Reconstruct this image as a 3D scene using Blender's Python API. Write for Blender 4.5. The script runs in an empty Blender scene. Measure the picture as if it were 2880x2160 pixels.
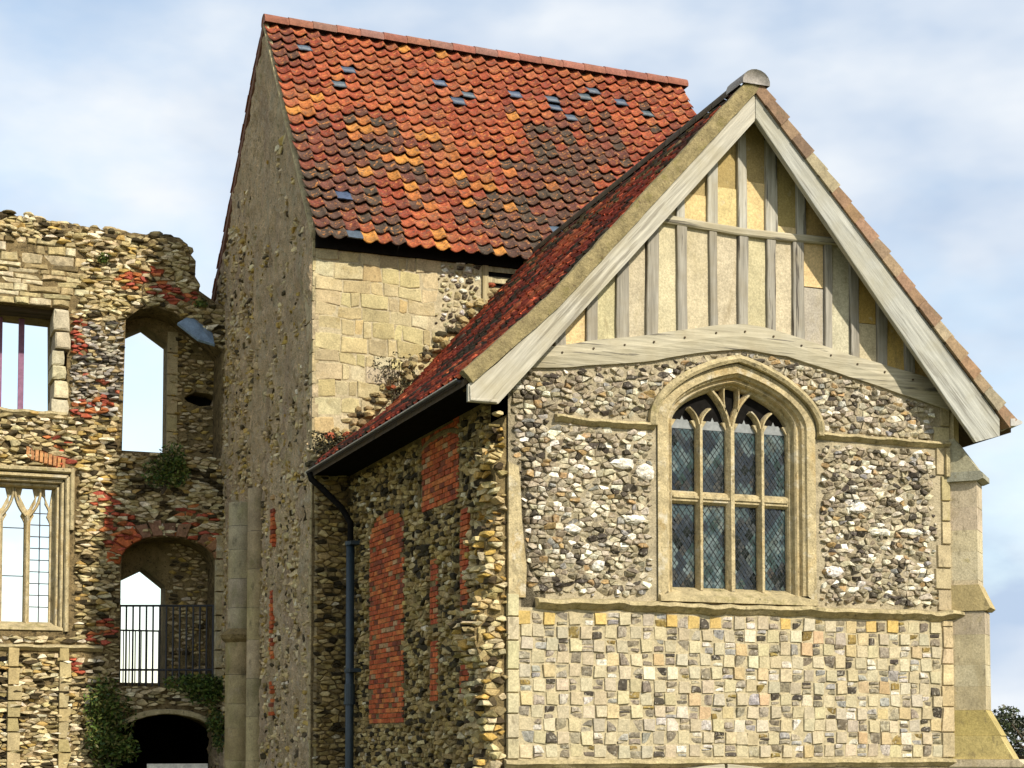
import bpy, math, random
from mathutils import Vector, noise as mnoise
from mathutils.geometry import tessellate_polygon

# ------------------------------------------------------------------ camera, sky, sun
SC = bpy.context.scene
COL = SC.collection
CAM_LOC = Vector((-7.396, -19.537, 1.819))
cam_data = bpy.data.cameras.new('camera')
cam_data.lens = 59.69
cam_data.sensor_width = 36.0
cam_data.shift_y = 0.26
cam_data.clip_end = 2000.0
cam = bpy.data.objects.new('camera', cam_data)
cam.location = CAM_LOC
cam.rotation_euler = (math.radians(90 + 3.134), 0, math.radians(-20.87))
COL.objects.link(cam)
SC.camera = cam

SUN_V = Vector((0.36, -1.0, 0.80)).normalized()
SUN_EL = math.asin(SUN_V.z)
SUN_ROT = math.atan2(SUN_V.x, SUN_V.y)

world = bpy.data.worlds.new('World')
SC.world = world
world.use_nodes = True
wn, wl = world.node_tree.nodes, world.node_tree.links
wn.clear()
w_out = wn.new('ShaderNodeOutputWorld')
w_bg = wn.new('ShaderNodeBackground')
w_bg.inputs['Strength'].default_value = 0.10
w_sky = wn.new('ShaderNodeTexSky')
w_sky.sky_type = 'NISHITA'
w_sky.sun_disc = False
w_sky.sun_elevation = SUN_EL
w_sky.sun_rotation = SUN_ROT
w_sky.dust_density = 0.6
w_tc = wn.new('ShaderNodeTexCoord')
w_map = wn.new('ShaderNodeMapping')
w_map.inputs['Scale'].default_value = (1.0, 1.0, 2.1)
w_map.inputs['Location'].default_value = (0.95, 0.2, 0.4)
w_n1 = wn.new('ShaderNodeTexNoise')
w_n1.inputs['Scale'].default_value = 2.6
w_n1.inputs['Detail'].default_value = 7.0
w_n1.inputs['Roughness'].default_value = 0.55
w_r1 = wn.new('ShaderNodeValToRGB')
w_r1.color_ramp.elements[0].position = 0.34
w_r1.color_ramp.elements[0].color = (0, 0, 0, 1)
w_r1.color_ramp.elements[1].position = 0.56
w_r1.color_ramp.elements[1].color = (1, 1, 1, 1)
w_n2 = wn.new('ShaderNodeTexNoise')
w_n2.inputs['Scale'].default_value = 3.4
w_n2.inputs['Detail'].default_value = 5.0
w_r2 = wn.new('ShaderNodeValToRGB')
w_r2.color_ramp.elements[0].position = 0.38
w_r2.color_ramp.elements[0].color = (4.6, 5.7, 7.3, 1)
w_r2.color_ramp.elements[1].position = 0.54
w_r2.color_ramp.elements[1].color = (8.0, 8.35, 8.7, 1)
w_mix = wn.new('ShaderNodeMix')
w_mix.data_type = 'RGBA'
w_sc = wn.new('ShaderNodeMix')
w_sc.data_type = 'RGBA'
w_sc.blend_type = 'MULTIPLY'
w_sc.inputs[0].default_value = 1.0
w_sc.inputs[7].default_value = (2.3, 2.12, 1.85, 1)
wl.new(w_tc.outputs['Generated'], w_map.inputs['Vector'])
wl.new(w_map.outputs[0], w_n1.inputs['Vector'])
wl.new(w_map.outputs[0], w_n2.inputs['Vector'])
wl.new(w_n1.outputs[0], w_r1.inputs[0])
wl.new(w_n2.outputs[0], w_r2.inputs[0])
wl.new(w_sky.outputs[0], w_sc.inputs[6])
wl.new(w_r1.outputs[0], w_mix.inputs[0])
wl.new(w_sc.outputs[2], w_mix.inputs[6])
wl.new(w_r2.outputs[0], w_mix.inputs[7])
wl.new(w_mix.outputs[2], w_bg.inputs[0])
wl.new(w_bg.outputs[0], w_out.inputs[0])

sun_d = bpy.data.lights.new('sun', 'SUN')
sun_d.energy = 4.9
sun_d.angle = math.radians(1.2)
sun_d.color = (1.0, 0.93, 0.80)
sun = bpy.data.objects.new('sun', sun_d)
sun.rotation_euler = SUN_V.to_track_quat('Z', 'Y').to_euler()
sun.location = (20, -40, 40)
COL.objects.link(sun)

SC.view_settings.view_transform = 'Standard'
SC.view_settings.look = 'None'
SC.view_settings.gamma = 1.0
SC.view_settings.use_curve_mapping = False
SC.view_settings.exposure = 0.22
SC.render.engine = 'CYCLES'
SC.cycles.max_bounces = 5
SC.cycles.diffuse_bounces = 3
SC.cycles.use_denoising = True

R = random.Random(11)

# ------------------------------------------------------------------ object helpers
WLOC = {}


def link(o, parent, wloc):
    COL.objects.link(o)
    WLOC[o.name] = Vector(wloc)
    if parent is not None:
        o.parent = parent
        o.location = Vector(wloc) - WLOC[parent.name]
    else:
        o.location = wloc
    return o


def tag(o, label=None, cat=None, group=None, kind=None):
    if label:
        o['label'] = label
    if cat:
        o['category'] = cat
    if group:
        o['group'] = group
    if kind:
        o['kind'] = kind
    return o


def thing(name, label, cat, loc, group=None):
    o = bpy.data.objects.new(name, None)
    o.empty_display_size = 0.3
    link(o, None, loc)
    return tag(o, label, cat, group)


def mesh_data(name, verts, faces, mat, cols=None, smooth=False):
    me = bpy.data.meshes.new(name)
    me.from_pydata([tuple(v) for v in verts], [], faces)
    if cols is not None:
        at = me.attributes.new('col', 'FLOAT_COLOR', 'FACE')
        if isinstance(cols, tuple):
            cols = [cols] * len(faces)
        flat = []
        for c in cols:
            flat.extend((c[0], c[1], c[2], 1.0))
        at.data.foreach_set('color', flat)
    if smooth:
        me.polygons.foreach_set('use_smooth', [True] * len(me.polygons))
    if mat is not None:
        me.materials.append(mat)
    me.update()
    return me


def build(name, verts, faces, mat, parent=None, cols=None, smooth=False):
    vs = [Vector(v) for v in verts]
    lo = Vector((min(v.x for v in vs), min(v.y for v in vs), min(v.z for v in vs)))
    hi = Vector((max(v.x for v in vs), max(v.y for v in vs), max(v.z for v in vs)))
    c = Vector(((lo.x + hi.x) / 2, (lo.y + hi.y) / 2, lo.z if parent is None else (lo.z + hi.z) / 2))
    me = mesh_data(name, [v - c for v in vs], faces, mat, cols, smooth)
    return link(bpy.data.objects.new(name, me), parent, c)


class MB:
    """collects verts / faces / face colours"""

    def __init__(self):
        self.v, self.f, self.c = [], [], []

    def add(self, verts, faces, col=(0.4, 0.4, 0.4)):
        o = len(self.v)
        self.v.extend(verts)
        for f in faces:
            self.f.append(tuple(i + o for i in f))
            self.c.append(col)

    def build(self, name, mat, parent=None, smooth=False):
        return build(name, self.v, self.f, mat, parent, self.c, smooth)


class Frame:
    def __init__(self, o, u, n):
        self.o, self.u, self.n = Vector(o), Vector(u), Vector(n)

    def p(self, u, v, d=0.0):
        return self.o + self.u * u + Vector((0, 0, v)) + self.n * d


FRONT = Frame((0, 0, 0), (1, 0, 0), (0, -1, 0))
SIDE = Frame((0, 0, 0), (0, 1, 0), (-1, 0, 0))
TFRONT = Frame((0, 7.33, 0), (1, 0, 0), (0, -1, 0))
TGABLE = Frame((-0.65, 0, 0), (0, 1, 0), (-1, 0, 0))
RUIN = Frame((0, 14.6, 0), (1, 0, 0), (0, -1, 0))
RUINB = Frame((0, 15.5, 0), (1, 0, 0), (0, -1, 0))


def slab(fr, outer, holes, d0, d1):
    """front face at d0, back at d1, rims of outer edge and holes"""
    loops = [outer] + holes
    flat = [p for lp in loops for p in lp]
    tris = tessellate_polygon([[Vector((p[0], p[1], 0)) for p in lp] for lp in loops])
    n = len(flat)
    verts = [fr.p(p[0], p[1], d0) for p in flat] + [fr.p(p[0], p[1], d1) for p in flat]
    faces = [tuple(t) for t in tris] + [tuple(i + n for i in t) for t in tris]
    s = 0
    for lp in loops:
        m = len(lp)
        for i in range(m):
            a, b = s + i, s + (i + 1) % m
            faces.append((a, b, b + n, a + n))
        s += m
    return verts, faces


def box(fr, u0, u1, v0, v1, d0, d1):
    vs = [fr.p(u, v, d) for d in (d0, d1) for (u, v) in ((u0, v0), (u1, v0), (u1, v1), (u0, v1))]
    return vs, [(0, 1, 2, 3), (4, 5, 6, 7), (0, 1, 5, 4), (1, 2, 6, 5), (2, 3, 7, 6), (3, 0, 4, 7)]


def chain(rings, closed_ring=False, caps=False):
    n = len(rings[0])
    vs = [v for r in rings for v in r]
    fs = []
    for i in range(len(rings) - 1):
        for j in range(n if closed_ring else n - 1):
            k = (j + 1) % n
            fs.append((i * n + j, i * n + k, (i + 1) * n + k, (i + 1) * n + j))
    if caps:
        fs.append(tuple(range(n)))
        fs.append(tuple(range((len(rings) - 1) * n, len(rings) * n)))
    return vs, fs


def offset_pair(path, i, w):
    a = path[max(i - 1, 0)]
    b = path[min(i + 1, len(path) - 1)]
    t = Vector((b[0] - a[0], b[1] - a[1]))
    t.normalize()
    nrm = Vector((-t.y, t.x))
    p = Vector(path[i])
    return p + nrm * w, p - nrm * w


def bar2d(fr, path, w, d_back, d_mid, d_front, tip=0.35):
    """chamfered bar following a path in the wall plane"""
    rings = []
    for i in range(len(path)):
        l, r = offset_pair(path, i, w / 2)
        l2, r2 = offset_pair(path, i, w / 2 * tip)
        rings.append([fr.p(l.x, l.y, d_back), fr.p(l.x, l.y, d_mid), fr.p(l2.x, l2.y, d_front),
                      fr.p(r2.x, r2.y, d_front), fr.p(r.x, r.y, d_mid), fr.p(r.x, r.y, d_back)])
    return chain(rings, True, True)


def tube(path, rad, n=8):
    rings = []
    for i, p in enumerate(path):
        p = Vector(p)
        t = Vector(path[min(i + 1, len(path) - 1)]) - Vector(path[max(i - 1, 0)])
        t.normalize()
        a = t.cross(Vector((0.31, 0.9, 0.2)))
        a.normalize()
        b = t.cross(a)
        rr = rad[i] if isinstance(rad, (list, tuple)) else rad
        rings.append([p + (a * math.cos(2 * math.pi * k / n) + b * math.sin(2 * math.pi * k / n)) * rr for k in range(n)])
    return chain(rings, True, True)


def fbm(x, y, z, s=1.0):
    return mnoise.fractal(Vector((x * s, y * s, z * s)), 1.0, 2.1, 4)


# ------------------------------------------------------------------ materials
def nodes_of(name):
    m = bpy.data.materials.new(name)
    m.use_nodes = True
    nt = m.node_tree
    return m, nt.nodes, nt.links, nt.nodes['Principled BSDF']


def noise_node(nd, lk, vec, scale, detail=5.0, rough=0.6):
    n = nd.new('ShaderNodeTexNoise')
    n.inputs['Scale'].default_value = scale
    n.inputs['Detail'].default_value = detail
    n.inputs['Roughness'].default_value = rough
    lk.new(vec, n.inputs['Vector'])
    return n.outputs[0]


def ramp(nd, lk, val, p0, p1, c0=(0, 0, 0), c1=(1, 1, 1)):
    r = nd.new('ShaderNodeValToRGB')
    r.color_ramp.elements[0].position = p0
    r.color_ramp.elements[1].position = p1
    r.color_ramp.elements[0].color = (*c0, 1)
    r.color_ramp.elements[1].color = (*c1, 1)
    lk.new(val, r.inputs[0])
    return r.outputs[0]


def mix(nd, lk, fac, a, b, mode='MIX'):
    m = nd.new('ShaderNodeMix')
    m.data_type = 'RGBA'
    m.blend_type = mode
    for sock, val in ((m.inputs[0], fac), (m.inputs[6], a), (m.inputs[7], b)):
        if isinstance(val, (int, float)):
            sock.default_value = val
        elif isinstance(val, tuple):
            sock.default_value = (*val, 1)
        else:
            lk.new(val, sock)
    return m.outputs[2]


def bump(nd, lk, bs, heights, strength=0.5, dist=0.02):
    prev = None
    for h, s, dd in heights:
        b = nd.new('ShaderNodeBump')
        b.inputs['Strength'].default_value = s
        b.inputs['Distance'].default_value = dd
        lk.new(h, b.inputs['Height'])
        if prev is not None:
            lk.new(prev, b.inputs['Normal'])
        prev = b.outputs[0]
    lk.new(prev, bs.inputs['Normal'])


def stone_mat(name, base=None, scale=7.0, lo=0.72, hi=1.25, stains=(), rough=0.92, bumps=((40, 0.5, 0.01),), speck=None, grit=0.26):
    """base None: colour from the 'col' attribute; stains: (scale, p0, p1, colour, strength, stretch)"""
    m, nd, lk, bs = nodes_of(name)
    geo = nd.new('ShaderNodeNewGeometry')
    pos = geo.outputs['Position']
    if base is None:
        at = nd.new('ShaderNodeAttribute')
        at.attribute_name = 'col'
        col = at.outputs['Color']
    else:
        col = base
    v = ramp(nd, lk, noise_node(nd, lk, pos, scale), 0.3, 0.72, (lo,) * 3, (hi,) * 3)
    col = mix(nd, lk, 1.0, col, v, 'MULTIPLY')
    g_ = ramp(nd, lk, noise_node(nd, lk, pos, 38.0, 8.0, 0.75), 0.36, 0.64, (1 - grit,) * 3, (1 + grit * .9,) * 3)
    col = mix(nd, lk, 1.0, col, g_, 'MULTIPLY')
    if speck:
        sp = ramp(nd, lk, noise_node(nd, lk, pos, speck[0], 3.0), speck[1], speck[1] + 0.06)
        sp2 = nd.new('ShaderNodeMath')
        sp2.operation = 'MULTIPLY'
        sp2.inputs[1].default_value = speck[3]
        lk.new(sp, sp2.inputs[0])
        col = mix(nd, lk, sp2.outputs[0], col, speck[2])
    for (s, p0, p1, c, st, stretch) in stains:
        mp = nd.new('ShaderNodeMapping')
        mp.inputs['Scale'].default_value = stretch
        mp.inputs['Location'].default_value = (s * 3.1, s * 1.7, s)
        lk.new(pos, mp.inputs['Vector'])
        f = ramp(nd, lk, noise_node(nd, lk, mp.outputs[0], s, 6.0, 0.65), p0, p1)
        mm = nd.new('ShaderNodeMath')
        mm.operation = 'MULTIPLY'
        mm.inputs[1].default_value = st
        lk.new(f, mm.inputs[0])
        col = mix(nd, lk, mm.outputs[0], col, c)
    lk.new(col, bs.inputs['Base Color'])
    bs.inputs['Roughness'].default_value = rough
    bs.inputs['Specular IOR Level'].default_value = 0.25
    bump(nd, lk, bs, [(noise_node(nd, lk, pos, b[0], 6.0, 0.7), b[1], b[2]) for b in bumps])
    return m


ONE = (1, 1, 1)
M = {}
M['flint'] = stone_mat('flint', None, 24, 0.5, 1.5, ((20, 0.57, 0.62, (0.50, 0.45, 0.35), 0.55, ONE), (34, 0.60, 0.64, (0.05, 0.04, 0.03), 0.7, ONE)), 0.7,
                       ((50, 0.7, 0.012), (140, 0.5, 0.004)))
M['band_mortar'] = stone_mat('band_mortar', (0.44, 0.37, 0.23), 9, 0.75, 1.2, ((24, 0.60, 0.68, (0.12, 0.1, 0.06), 0.7, ONE),), 0.95, ((40, 0.7, 0.012),))
M['mortar'] = stone_mat('mortar', (0.41, 0.345, 0.225), 5, 0.6, 1.3,
                        ((2.2, 0.55, 0.7, (0.16, 0.13, 0.07), 0.5, ONE), (30, 0.58, 0.66, (0.09, 0.075, 0.05), 0.75, ONE)),
                        0.95, ((22, 0.9, 0.03), (90, 0.6, 0.006)))
M['mortar_ruin'] = stone_mat('mortar_ruin', (0.22, 0.16, 0.075), 6, 0.5, 1.4, ((14, 0.54, 0.62, (0.03, 0.022, 0.01), 0.85, ONE),), 0.95, ((20, 1.0, 0.05), (70, 0.7, 0.01)))  # base darkened: shadow gaps between stones put into the colour
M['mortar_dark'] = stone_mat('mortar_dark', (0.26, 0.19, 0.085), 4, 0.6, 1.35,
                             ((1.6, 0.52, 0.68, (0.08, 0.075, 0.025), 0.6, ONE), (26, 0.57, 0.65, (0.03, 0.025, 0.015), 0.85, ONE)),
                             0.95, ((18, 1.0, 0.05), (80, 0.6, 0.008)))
M['rubble'] = stone_mat('rubble', None, 9, 0.55, 1.35, ((5, 0.58, 0.72, (0.42, 0.31, 0.12), 0.45, ONE), (3.1, 0.60, 0.74, (0.05, 0.055, 0.02), 0.5, ONE)),
                        0.9, ((28, 0.9, 0.02), (110, 0.5, 0.005)))
M['ashlar'] = stone_mat('ashlar', None, 5, 0.78, 1.18, ((3.4, 0.56, 0.72, (0.28, 0.19, 0.05), 0.35, ONE), (11, 0.60, 0.68, (0.14, 0.115, 0.06), 0.5, ONE)),
                        0.9, ((14, 0.45, 0.03), (70, 0.5, 0.006)), speck=(60, 0.66, (0.10, 0.08, 0.04), 0.6))
M['chequer'] = stone_mat('chequer', None, 12, 0.82, 1.15, ((9, 0.62, 0.70, (0.26, 0.2, 0.1), 0.4, ONE),), 0.9, ((35, 0.5, 0.012),))
M['dressed'] = stone_mat('dressed', (0.48, 0.39, 0.22), 7, 0.68, 1.25,
                         ((2.6, 0.54, 0.70, (0.40, 0.23, 0.04), 0.45, (1, 1, .5)), (7, 0.60, 0.70, (0.10, 0.08, 0.04), 0.6, (1, 1, .35)),
                          (5.2, 0.55, 0.68, (0.60, 0.55, 0.43), 0.7, ONE), (15, 0.59, 0.64, (0.13, 0.10, 0.05), 0.6, (1, 1, .4))),
                         0.88, ((16, 0.7, 0.04), (60, 0.7, 0.01)))
M['buttress'] = stone_mat('buttress', None, 3.5, 0.76, 1.2,
                          ((2.2, 0.56, 0.72, (0.30, 0.23, 0.10), 0.5, (1, 1, .4)), (5, 0.62, 0.72, (0.30, 0.24, 0.06), 0.45, ONE), (9, 0.58, 0.64, (0.15, 0.12, 0.07), 0.5, (1, 1, .5))),
                          0.9, ((14, 0.4, 0.02), (70, 0.5, 0.006)), speck=(34, 0.68, (0.07, 0.055, 0.03), 0.7))
M['string'] = stone_mat('string', (0.44, 0.36, 0.20), 6, 0.65, 1.25,
                        ((5, 0.55, 0.68, (0.16, 0.14, 0.03), 0.6, ONE), (14, 0.58, 0.68, (0.06, 0.05, 0.03), 0.7, ONE)),
                        0.92, ((18, 0.8, 0.03), (80, 0.5, 0.006)))
M['gable_render'] = stone_mat('gable_render', (0.68, 0.505, 0.30), 3.4, 0.74, 1.3,
                              ((1.3, 0.50, 0.66, (0.46, 0.31, 0.22), 0.55, (1, 1, .4)), (3.0, 0.55, 0.68, (0.62, 0.54, 0.36), 0.7, (1, 1, .45)),
                               (8, 0.60, 0.68, (0.26, 0.19, 0.11), 0.5, (1, 1, .5)), (1.9, 0.58, 0.72, (0.30, 0.27, 0.08), 0.6, ONE), (22, 0.60, 0.66, (0.14, 0.10, 0.06), 0.6, (1, 1, .7)), (13, 0.55, 0.62, (0.68, 0.57, 0.40), 0.7, (1, 1, .55)), (12, 0.59, 0.64, (0.17, 0.125, 0.07), 0.65, (1.3, 1, .6))),
                              0.95, ((6, 1.0, 0.14), (20, 1.0, 0.09), (55, 1.0, 0.03)), grit=.36)
M['gable_shaft'] = stone_mat('gable_shaft', None, 3, 0.7, 1.3, ((2.4, 0.5, 0.66, (0.20, 0.19, 0.06), 0.6, (1, 1, .4)), (7, 0.58, 0.68, (0.10, 0.08, 0.045), 0.6, (1, 1, .4)), (4, .6, .72, (0.46, 0.37, 0.27), .5, (1, 1, .5))), 0.92, ((9, 0.7, 0.05), (50, 0.7, 0.01)))
M['tile'] = stone_mat('tile', None, 20, 0.52, 1.42,
                      ((3.2, 0.55, 0.70, (0.14, 0.095, 0.055), 0.5, ONE), (8, 0.55, 0.64, (0.11, 0.065, 0.045), 0.75, ONE), (12, 0.56, 0.62, (0.52, 0.21, 0.055), 0.7, ONE), (17, 0.60, 0.65, (0.055, 0.04, 0.03), 0.75, ONE), (26, 0.63, 0.68, (0.50, 0.40, 0.25), 0.5, ONE)),
                      0.8, ((45, 0.4, 0.01),))
M['tile_old'] = stone_mat('tile_old', None, 10, 0.5, 1.35,
                          ((6, 0.55, 0.68, (0.05, 0.03, 0.02), 0.75, ONE), (15, 0.64, 0.72, (0.16, 0.14, 0.05), 0.5, ONE)),
                          0.85, ((40, 0.5, 0.012),))
M['slate'] = stone_mat('slate', None, 9, 0.7, 1.25, (), 0.45, ((50, 0.3, 0.006),))
M['ridge'] = stone_mat('ridge', None, 8, 0.75, 1.2, ((6, 0.6, 0.72, (0.16, 0.14, 0.08), 0.5, ONE),), 0.85, ((40, 0.4, 0.01),))
M['verge'] = stone_mat('verge', (0.27, 0.215, 0.105), 7, 0.65, 1.3,
                       ((5, 0.54, 0.68, (0.15, 0.13, 0.03), 0.7, ONE), (12, 0.60, 0.70, (0.08, 0.045, 0.03), 0.7, ONE)),
                       0.95, ((22, 0.8, 0.03), (90, 0.6, 0.006)))
M['plaster'] = stone_mat('plaster', None, 3, 0.80, 1.15, ((2.5, 0.58, 0.74, (0.33, 0.27, 0.14), 0.5, (1, 1, .4)), (8, 0.60, 0.72, (0.54, 0.49, 0.36), 0.5, ONE), (6, 0.60, 0.70, (0.22, 0.17, 0.09), 0.5, (1, 1, .3))),
                         0.92, ((12, 0.35, 0.03), (70, 0.35, 0.004)))
M['brick'] = stone_mat('brick', None, 14, 0.62, 1.3, ((9, 0.60, 0.70, (0.12, 0.06, 0.025), 0.55, ONE), (22, 0.64, 0.72, (0.34, 0.24, 0.12), 0.45, ONE)),
                       0.9, ((50, 0.6, 0.01),))
M['lead'] = stone_mat('lead', (0.18, 0.25, 0.33), 6, 0.75, 1.3, ((9, 0.6, 0.7, (0.42, 0.48, 0.54), 0.5, ONE),), 0.4, ((30, 0.3, 0.01),))
M['grass'] = stone_mat('grass', (0.15, 0.15, 0.06), 3, 0.6, 1.3, ((0.5, 0.5, 0.7, (0.09, 0.10, 0.03), 0.5, ONE),), 0.95, ((60, 0.8, 0.04),))


def wood_mat(name, ang, base=(0.36, 0.33, 0.27), dark=(0.09, 0.08, 0.065), warm=(0.30, 0.25, 0.15), crack=0.8):
    m, nd, lk, bs = nodes_of(name)
    geo = nd.new('ShaderNodeNewGeometry')
    rot = nd.new('ShaderNodeMapping')
    rot.inputs['Rotation'].default_value = (0, ang, 0)
    lk.new(geo.outputs['Position'], rot.inputs['Vector'])
    st = nd.new('ShaderNodeMapping')
    st.inputs['Scale'].default_value = (1.0, 1.0, 0.05)
    lk.new(rot.outputs[0], st.inputs['Vector'])
    st2 = nd.new('ShaderNodeMapping')
    st2.inputs['Scale'].default_value = (1.0, 1.0, 0.045)
    lk.new(rot.outputs[0], st2.inputs['Vector'])
    g1 = noise_node(nd, lk, st.outputs[0], 26, 6, 0.65)
    g2 = noise_node(nd, lk, st2.outputs[0], 17, 5, 0.6)
    col = mix(nd, lk, ramp(nd, lk, g1, 0.3, 0.7), tuple(0.62 * b for b in base), tuple(min(0.8, 1.32 * b) for b in base))
    col = mix(nd, lk, ramp(nd, lk, noise_node(nd, lk, rot.outputs[0], 1.6, 4), 0.45, 0.68), col, mix(nd, lk, 0.55, col, warm))
    cr = nd.new('ShaderNodeMath')
    cr.operation = 'MULTIPLY'
    cr.inputs[1].default_value = crack
    lk.new(ramp(nd, lk, g2, 0.585, 0.625), cr.inputs[0])
    col = mix(nd, lk, cr.outputs[0], col, dark)
    lk.new(col, bs.inputs['Base Color'])
    bs.inputs['Roughness'].default_value = 0.85
    bs.inputs['Specular IOR Level'].default_value = 0.25
    bump(nd, lk, bs, [(g2, 0.6, 0.02), (g1, 0.5, 0.008)])
    return m


M['wood_v'] = wood_mat('wood_upright', 0.0, (0.30, 0.275, 0.225), (0.05, 0.042, 0.035), (0.22, 0.18, 0.11), 0.9)
M['wood_vu'] = wood_mat('wood_upright_pale', 0.0, (0.42, 0.40, 0.34))
M['wood_h'] = wood_mat('wood_level', math.pi / 2, (0.40, 0.36, 0.26))
M['wood_bl'] = wood_mat('wood_barge_rising', -math.radians(42), (0.42, 0.39, 0.315), (0.12, 0.10, 0.07), (0.33, 0.28, 0.17), 0.45)
M['wood_br'] = wood_mat('wood_barge_falling', math.radians(42), (0.37, 0.365, 0.32), (0.10, 0.09, 0.07), (0.29, 0.26, 0.17), 0.5)
M['wood_dark'] = wood_mat('wood_dark', math.pi / 2, (0.07, 0.05, 0.03), (0.02, 0.015, 0.01), (0.10, 0.06, 0.02))
M['wood_pale'] = wood_mat('wood_pale', 0.0, (0.42, 0.36, 0.22), (0.12, 0.1, 0.06), (0.36, 0.28, 0.12), 0.4)


def plain_mat(name, base, rough, metal=0.0, spec=0.5, nscale=12.0, var=0.25):
    m, nd, lk, bs = nodes_of(name)
    geo = nd.new('ShaderNodeNewGeometry')
    v = ramp(nd, lk, noise_node(nd, lk, geo.outputs['Position'], nscale), 0.3, 0.7, (1 - var,) * 3, (1 + var,) * 3)
    lk.new(mix(nd, lk, 1.0, base, v, 'MULTIPLY'), bs.inputs['Base Color'])
    bs.inputs['Roughness'].default_value = rough
    bs.inputs['Metallic'].default_value = metal
    bs.inputs['Specular IOR Level'].default_value = spec
    return m


M['iron'] = plain_mat('iron', (0.022, 0.022, 0.026), 0.6)
M['iron_mauve'] = plain_mat('iron_mauve', (0.22, 0.10, 0.17), 0.7)
M['pipe'] = plain_mat('pipe_paint', (0.020, 0.036, 0.048), 0.5)
M['gutter'] = plain_mat('gutter_metal', (0.42, 0.40, 0.36), 0.4)
M['cames'] = plain_mat('lead_cames', (0.028, 0.032, 0.034), 0.7, spec=.2)
M['head_glass'] = plain_mat('head_glass', (0.23, 0.24, 0.235), 0.25)
M['dark'] = plain_mat('shade_black', (0.012, 0.011, 0.01), 0.95, spec=0.0)  # near-black without gloss, puts unlit shade into the colour
M['white_board'] = plain_mat('white_board', (0.78, 0.74, 0.64), 0.7)
M['door'] = wood_mat('door_wood', 0.0, (0.20, 0.11, 0.04), (0.05, 0.03, 0.015), (0.25, 0.14, 0.05))


def glass_mat(name, base, rough):
    m, nd, lk, bs = nodes_of(name)
    at = nd.new('ShaderNodeAttribute')
    at.attribute_name = 'col'
    geo = nd.new('ShaderNodeNewGeometry')
    v = ramp(nd, lk, noise_node(nd, lk, geo.outputs['Position'], 9), 0.3, 0.7, (0.5,) * 3, (1.5,) * 3)
    lk.new(mix(nd, lk, 1.0, at.outputs['Color'], v, 'MULTIPLY'), bs.inputs['Base Color'])
    bs.inputs['Roughness'].default_value = rough
    bs.inputs['Specular IOR Level'].default_value = 0.7
    bump(nd, lk, bs, [(noise_node(nd, lk, geo.outputs['Position'], 14, 2), 0.15, 0.01)])
    return m


M['glass'] = glass_mat('old_glass', None, 0.06)


def leaf_mat():
    m, nd, lk, bs = nodes_of('leaves')
    at = nd.new('ShaderNodeAttribute')
    at.attribute_name = 'col'
    lk.new(at.outputs['Color'], bs.inputs['Base Color'])
    bs.inputs['Roughness'].default_value = 0.6
    bs.inputs['Specular IOR Level'].default_value = 0.3
    return m


M['leaf'] = leaf_mat()
M['bark'] = plain_mat('bark', (0.07, 0.05, 0.03), 0.9)


# ------------------------------------------------------------------ stone pieces
def clip_half(poly, px, py, nx, ny):
    out = []
    n = len(poly)
    for i in range(n):
        a, b = poly[i], poly[(i + 1) % n]
        da = (a[0] - px) * nx + (a[1] - py) * ny
        db = (b[0] - px) * nx + (b[1] - py) * ny
        if da <= 0:
            out.append(a)
        if (da < 0 < db) or (db < 0 < da):
            t = da / (da - db)
            out.append((a[0] + (b[0] - a[0]) * t, a[1] + (b[1] - a[1]) * t))
    return out


def cells(u0, u1, v0, v1, su, sv, rnd, drop=0.14, jit=0.42):
    """irregular packed cells: stones laid in rough courses su wide and sv high"""
    nu, nv = int((u1 - u0) / su) + 3, int((v1 - v0) / sv) + 3
    g = {}
    for j in range(nv):
        for i in range(nu):
            if rnd.random() < drop:
                continue
            x = i - 1 + (0.5 if j % 2 else 0) + rnd.uniform(-jit, jit)
            y = j - 1 + rnd.uniform(-jit * 0.8, jit * 0.8)
            g[(i, j)] = (x, y)
    out = []
    for (i, j), (x, y) in g.items():
        poly = [(x - 1.6, y - 1.3), (x + 1.6, y - 1.3), (x + 1.6, y + 1.3), (x - 1.6, y + 1.3)]
        for dj in (-2, -1, 0, 1, 2):
            for di in (-2, -1, 0, 1, 2):
                if di == 0 and dj == 0:
                    continue
                q = g.get((i + di, j + dj))
                if q is None:
                    continue
                nx, ny = q[0] - x, q[1] - y
                poly = clip_half(poly, (x + q[0]) / 2, (y + q[1]) / 2, nx, ny)
                if len(poly) < 3:
                    break
            if len(poly) < 3:
                break
        if len(poly) < 3:
            continue
        out.append(([(u0 + p[0] * su, v0 + p[1] * sv) for p in poly]))
    return out


def centroid(poly):
    return (sum(p[0] for p in poly) / len(poly), sum(p[1] for p in poly) / len(poly))


def fit(poly, inside, shrink):
    cx, cy = centroid(poly)
    if not inside(cx, cy):
        return None
    k = shrink
    for _ in range(7):
        q = [(cx + (p[0] - cx) * k, cy + (p[1] - cy) * k) for p in poly]
        if all(inside(*p) for p in q):
            return q
        k *= 0.84
    return None


def merge_close(poly, eps):
    out = []
    for p in poly:
        if not out or abs(p[0] - out[-1][0]) + abs(p[1] - out[-1][1]) > eps:
            out.append(p)
    if len(out) > 3 and abs(out[0][0] - out[-1][0]) + abs(out[0][1] - out[-1][1]) < eps:
        out.pop()
    return out


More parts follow.
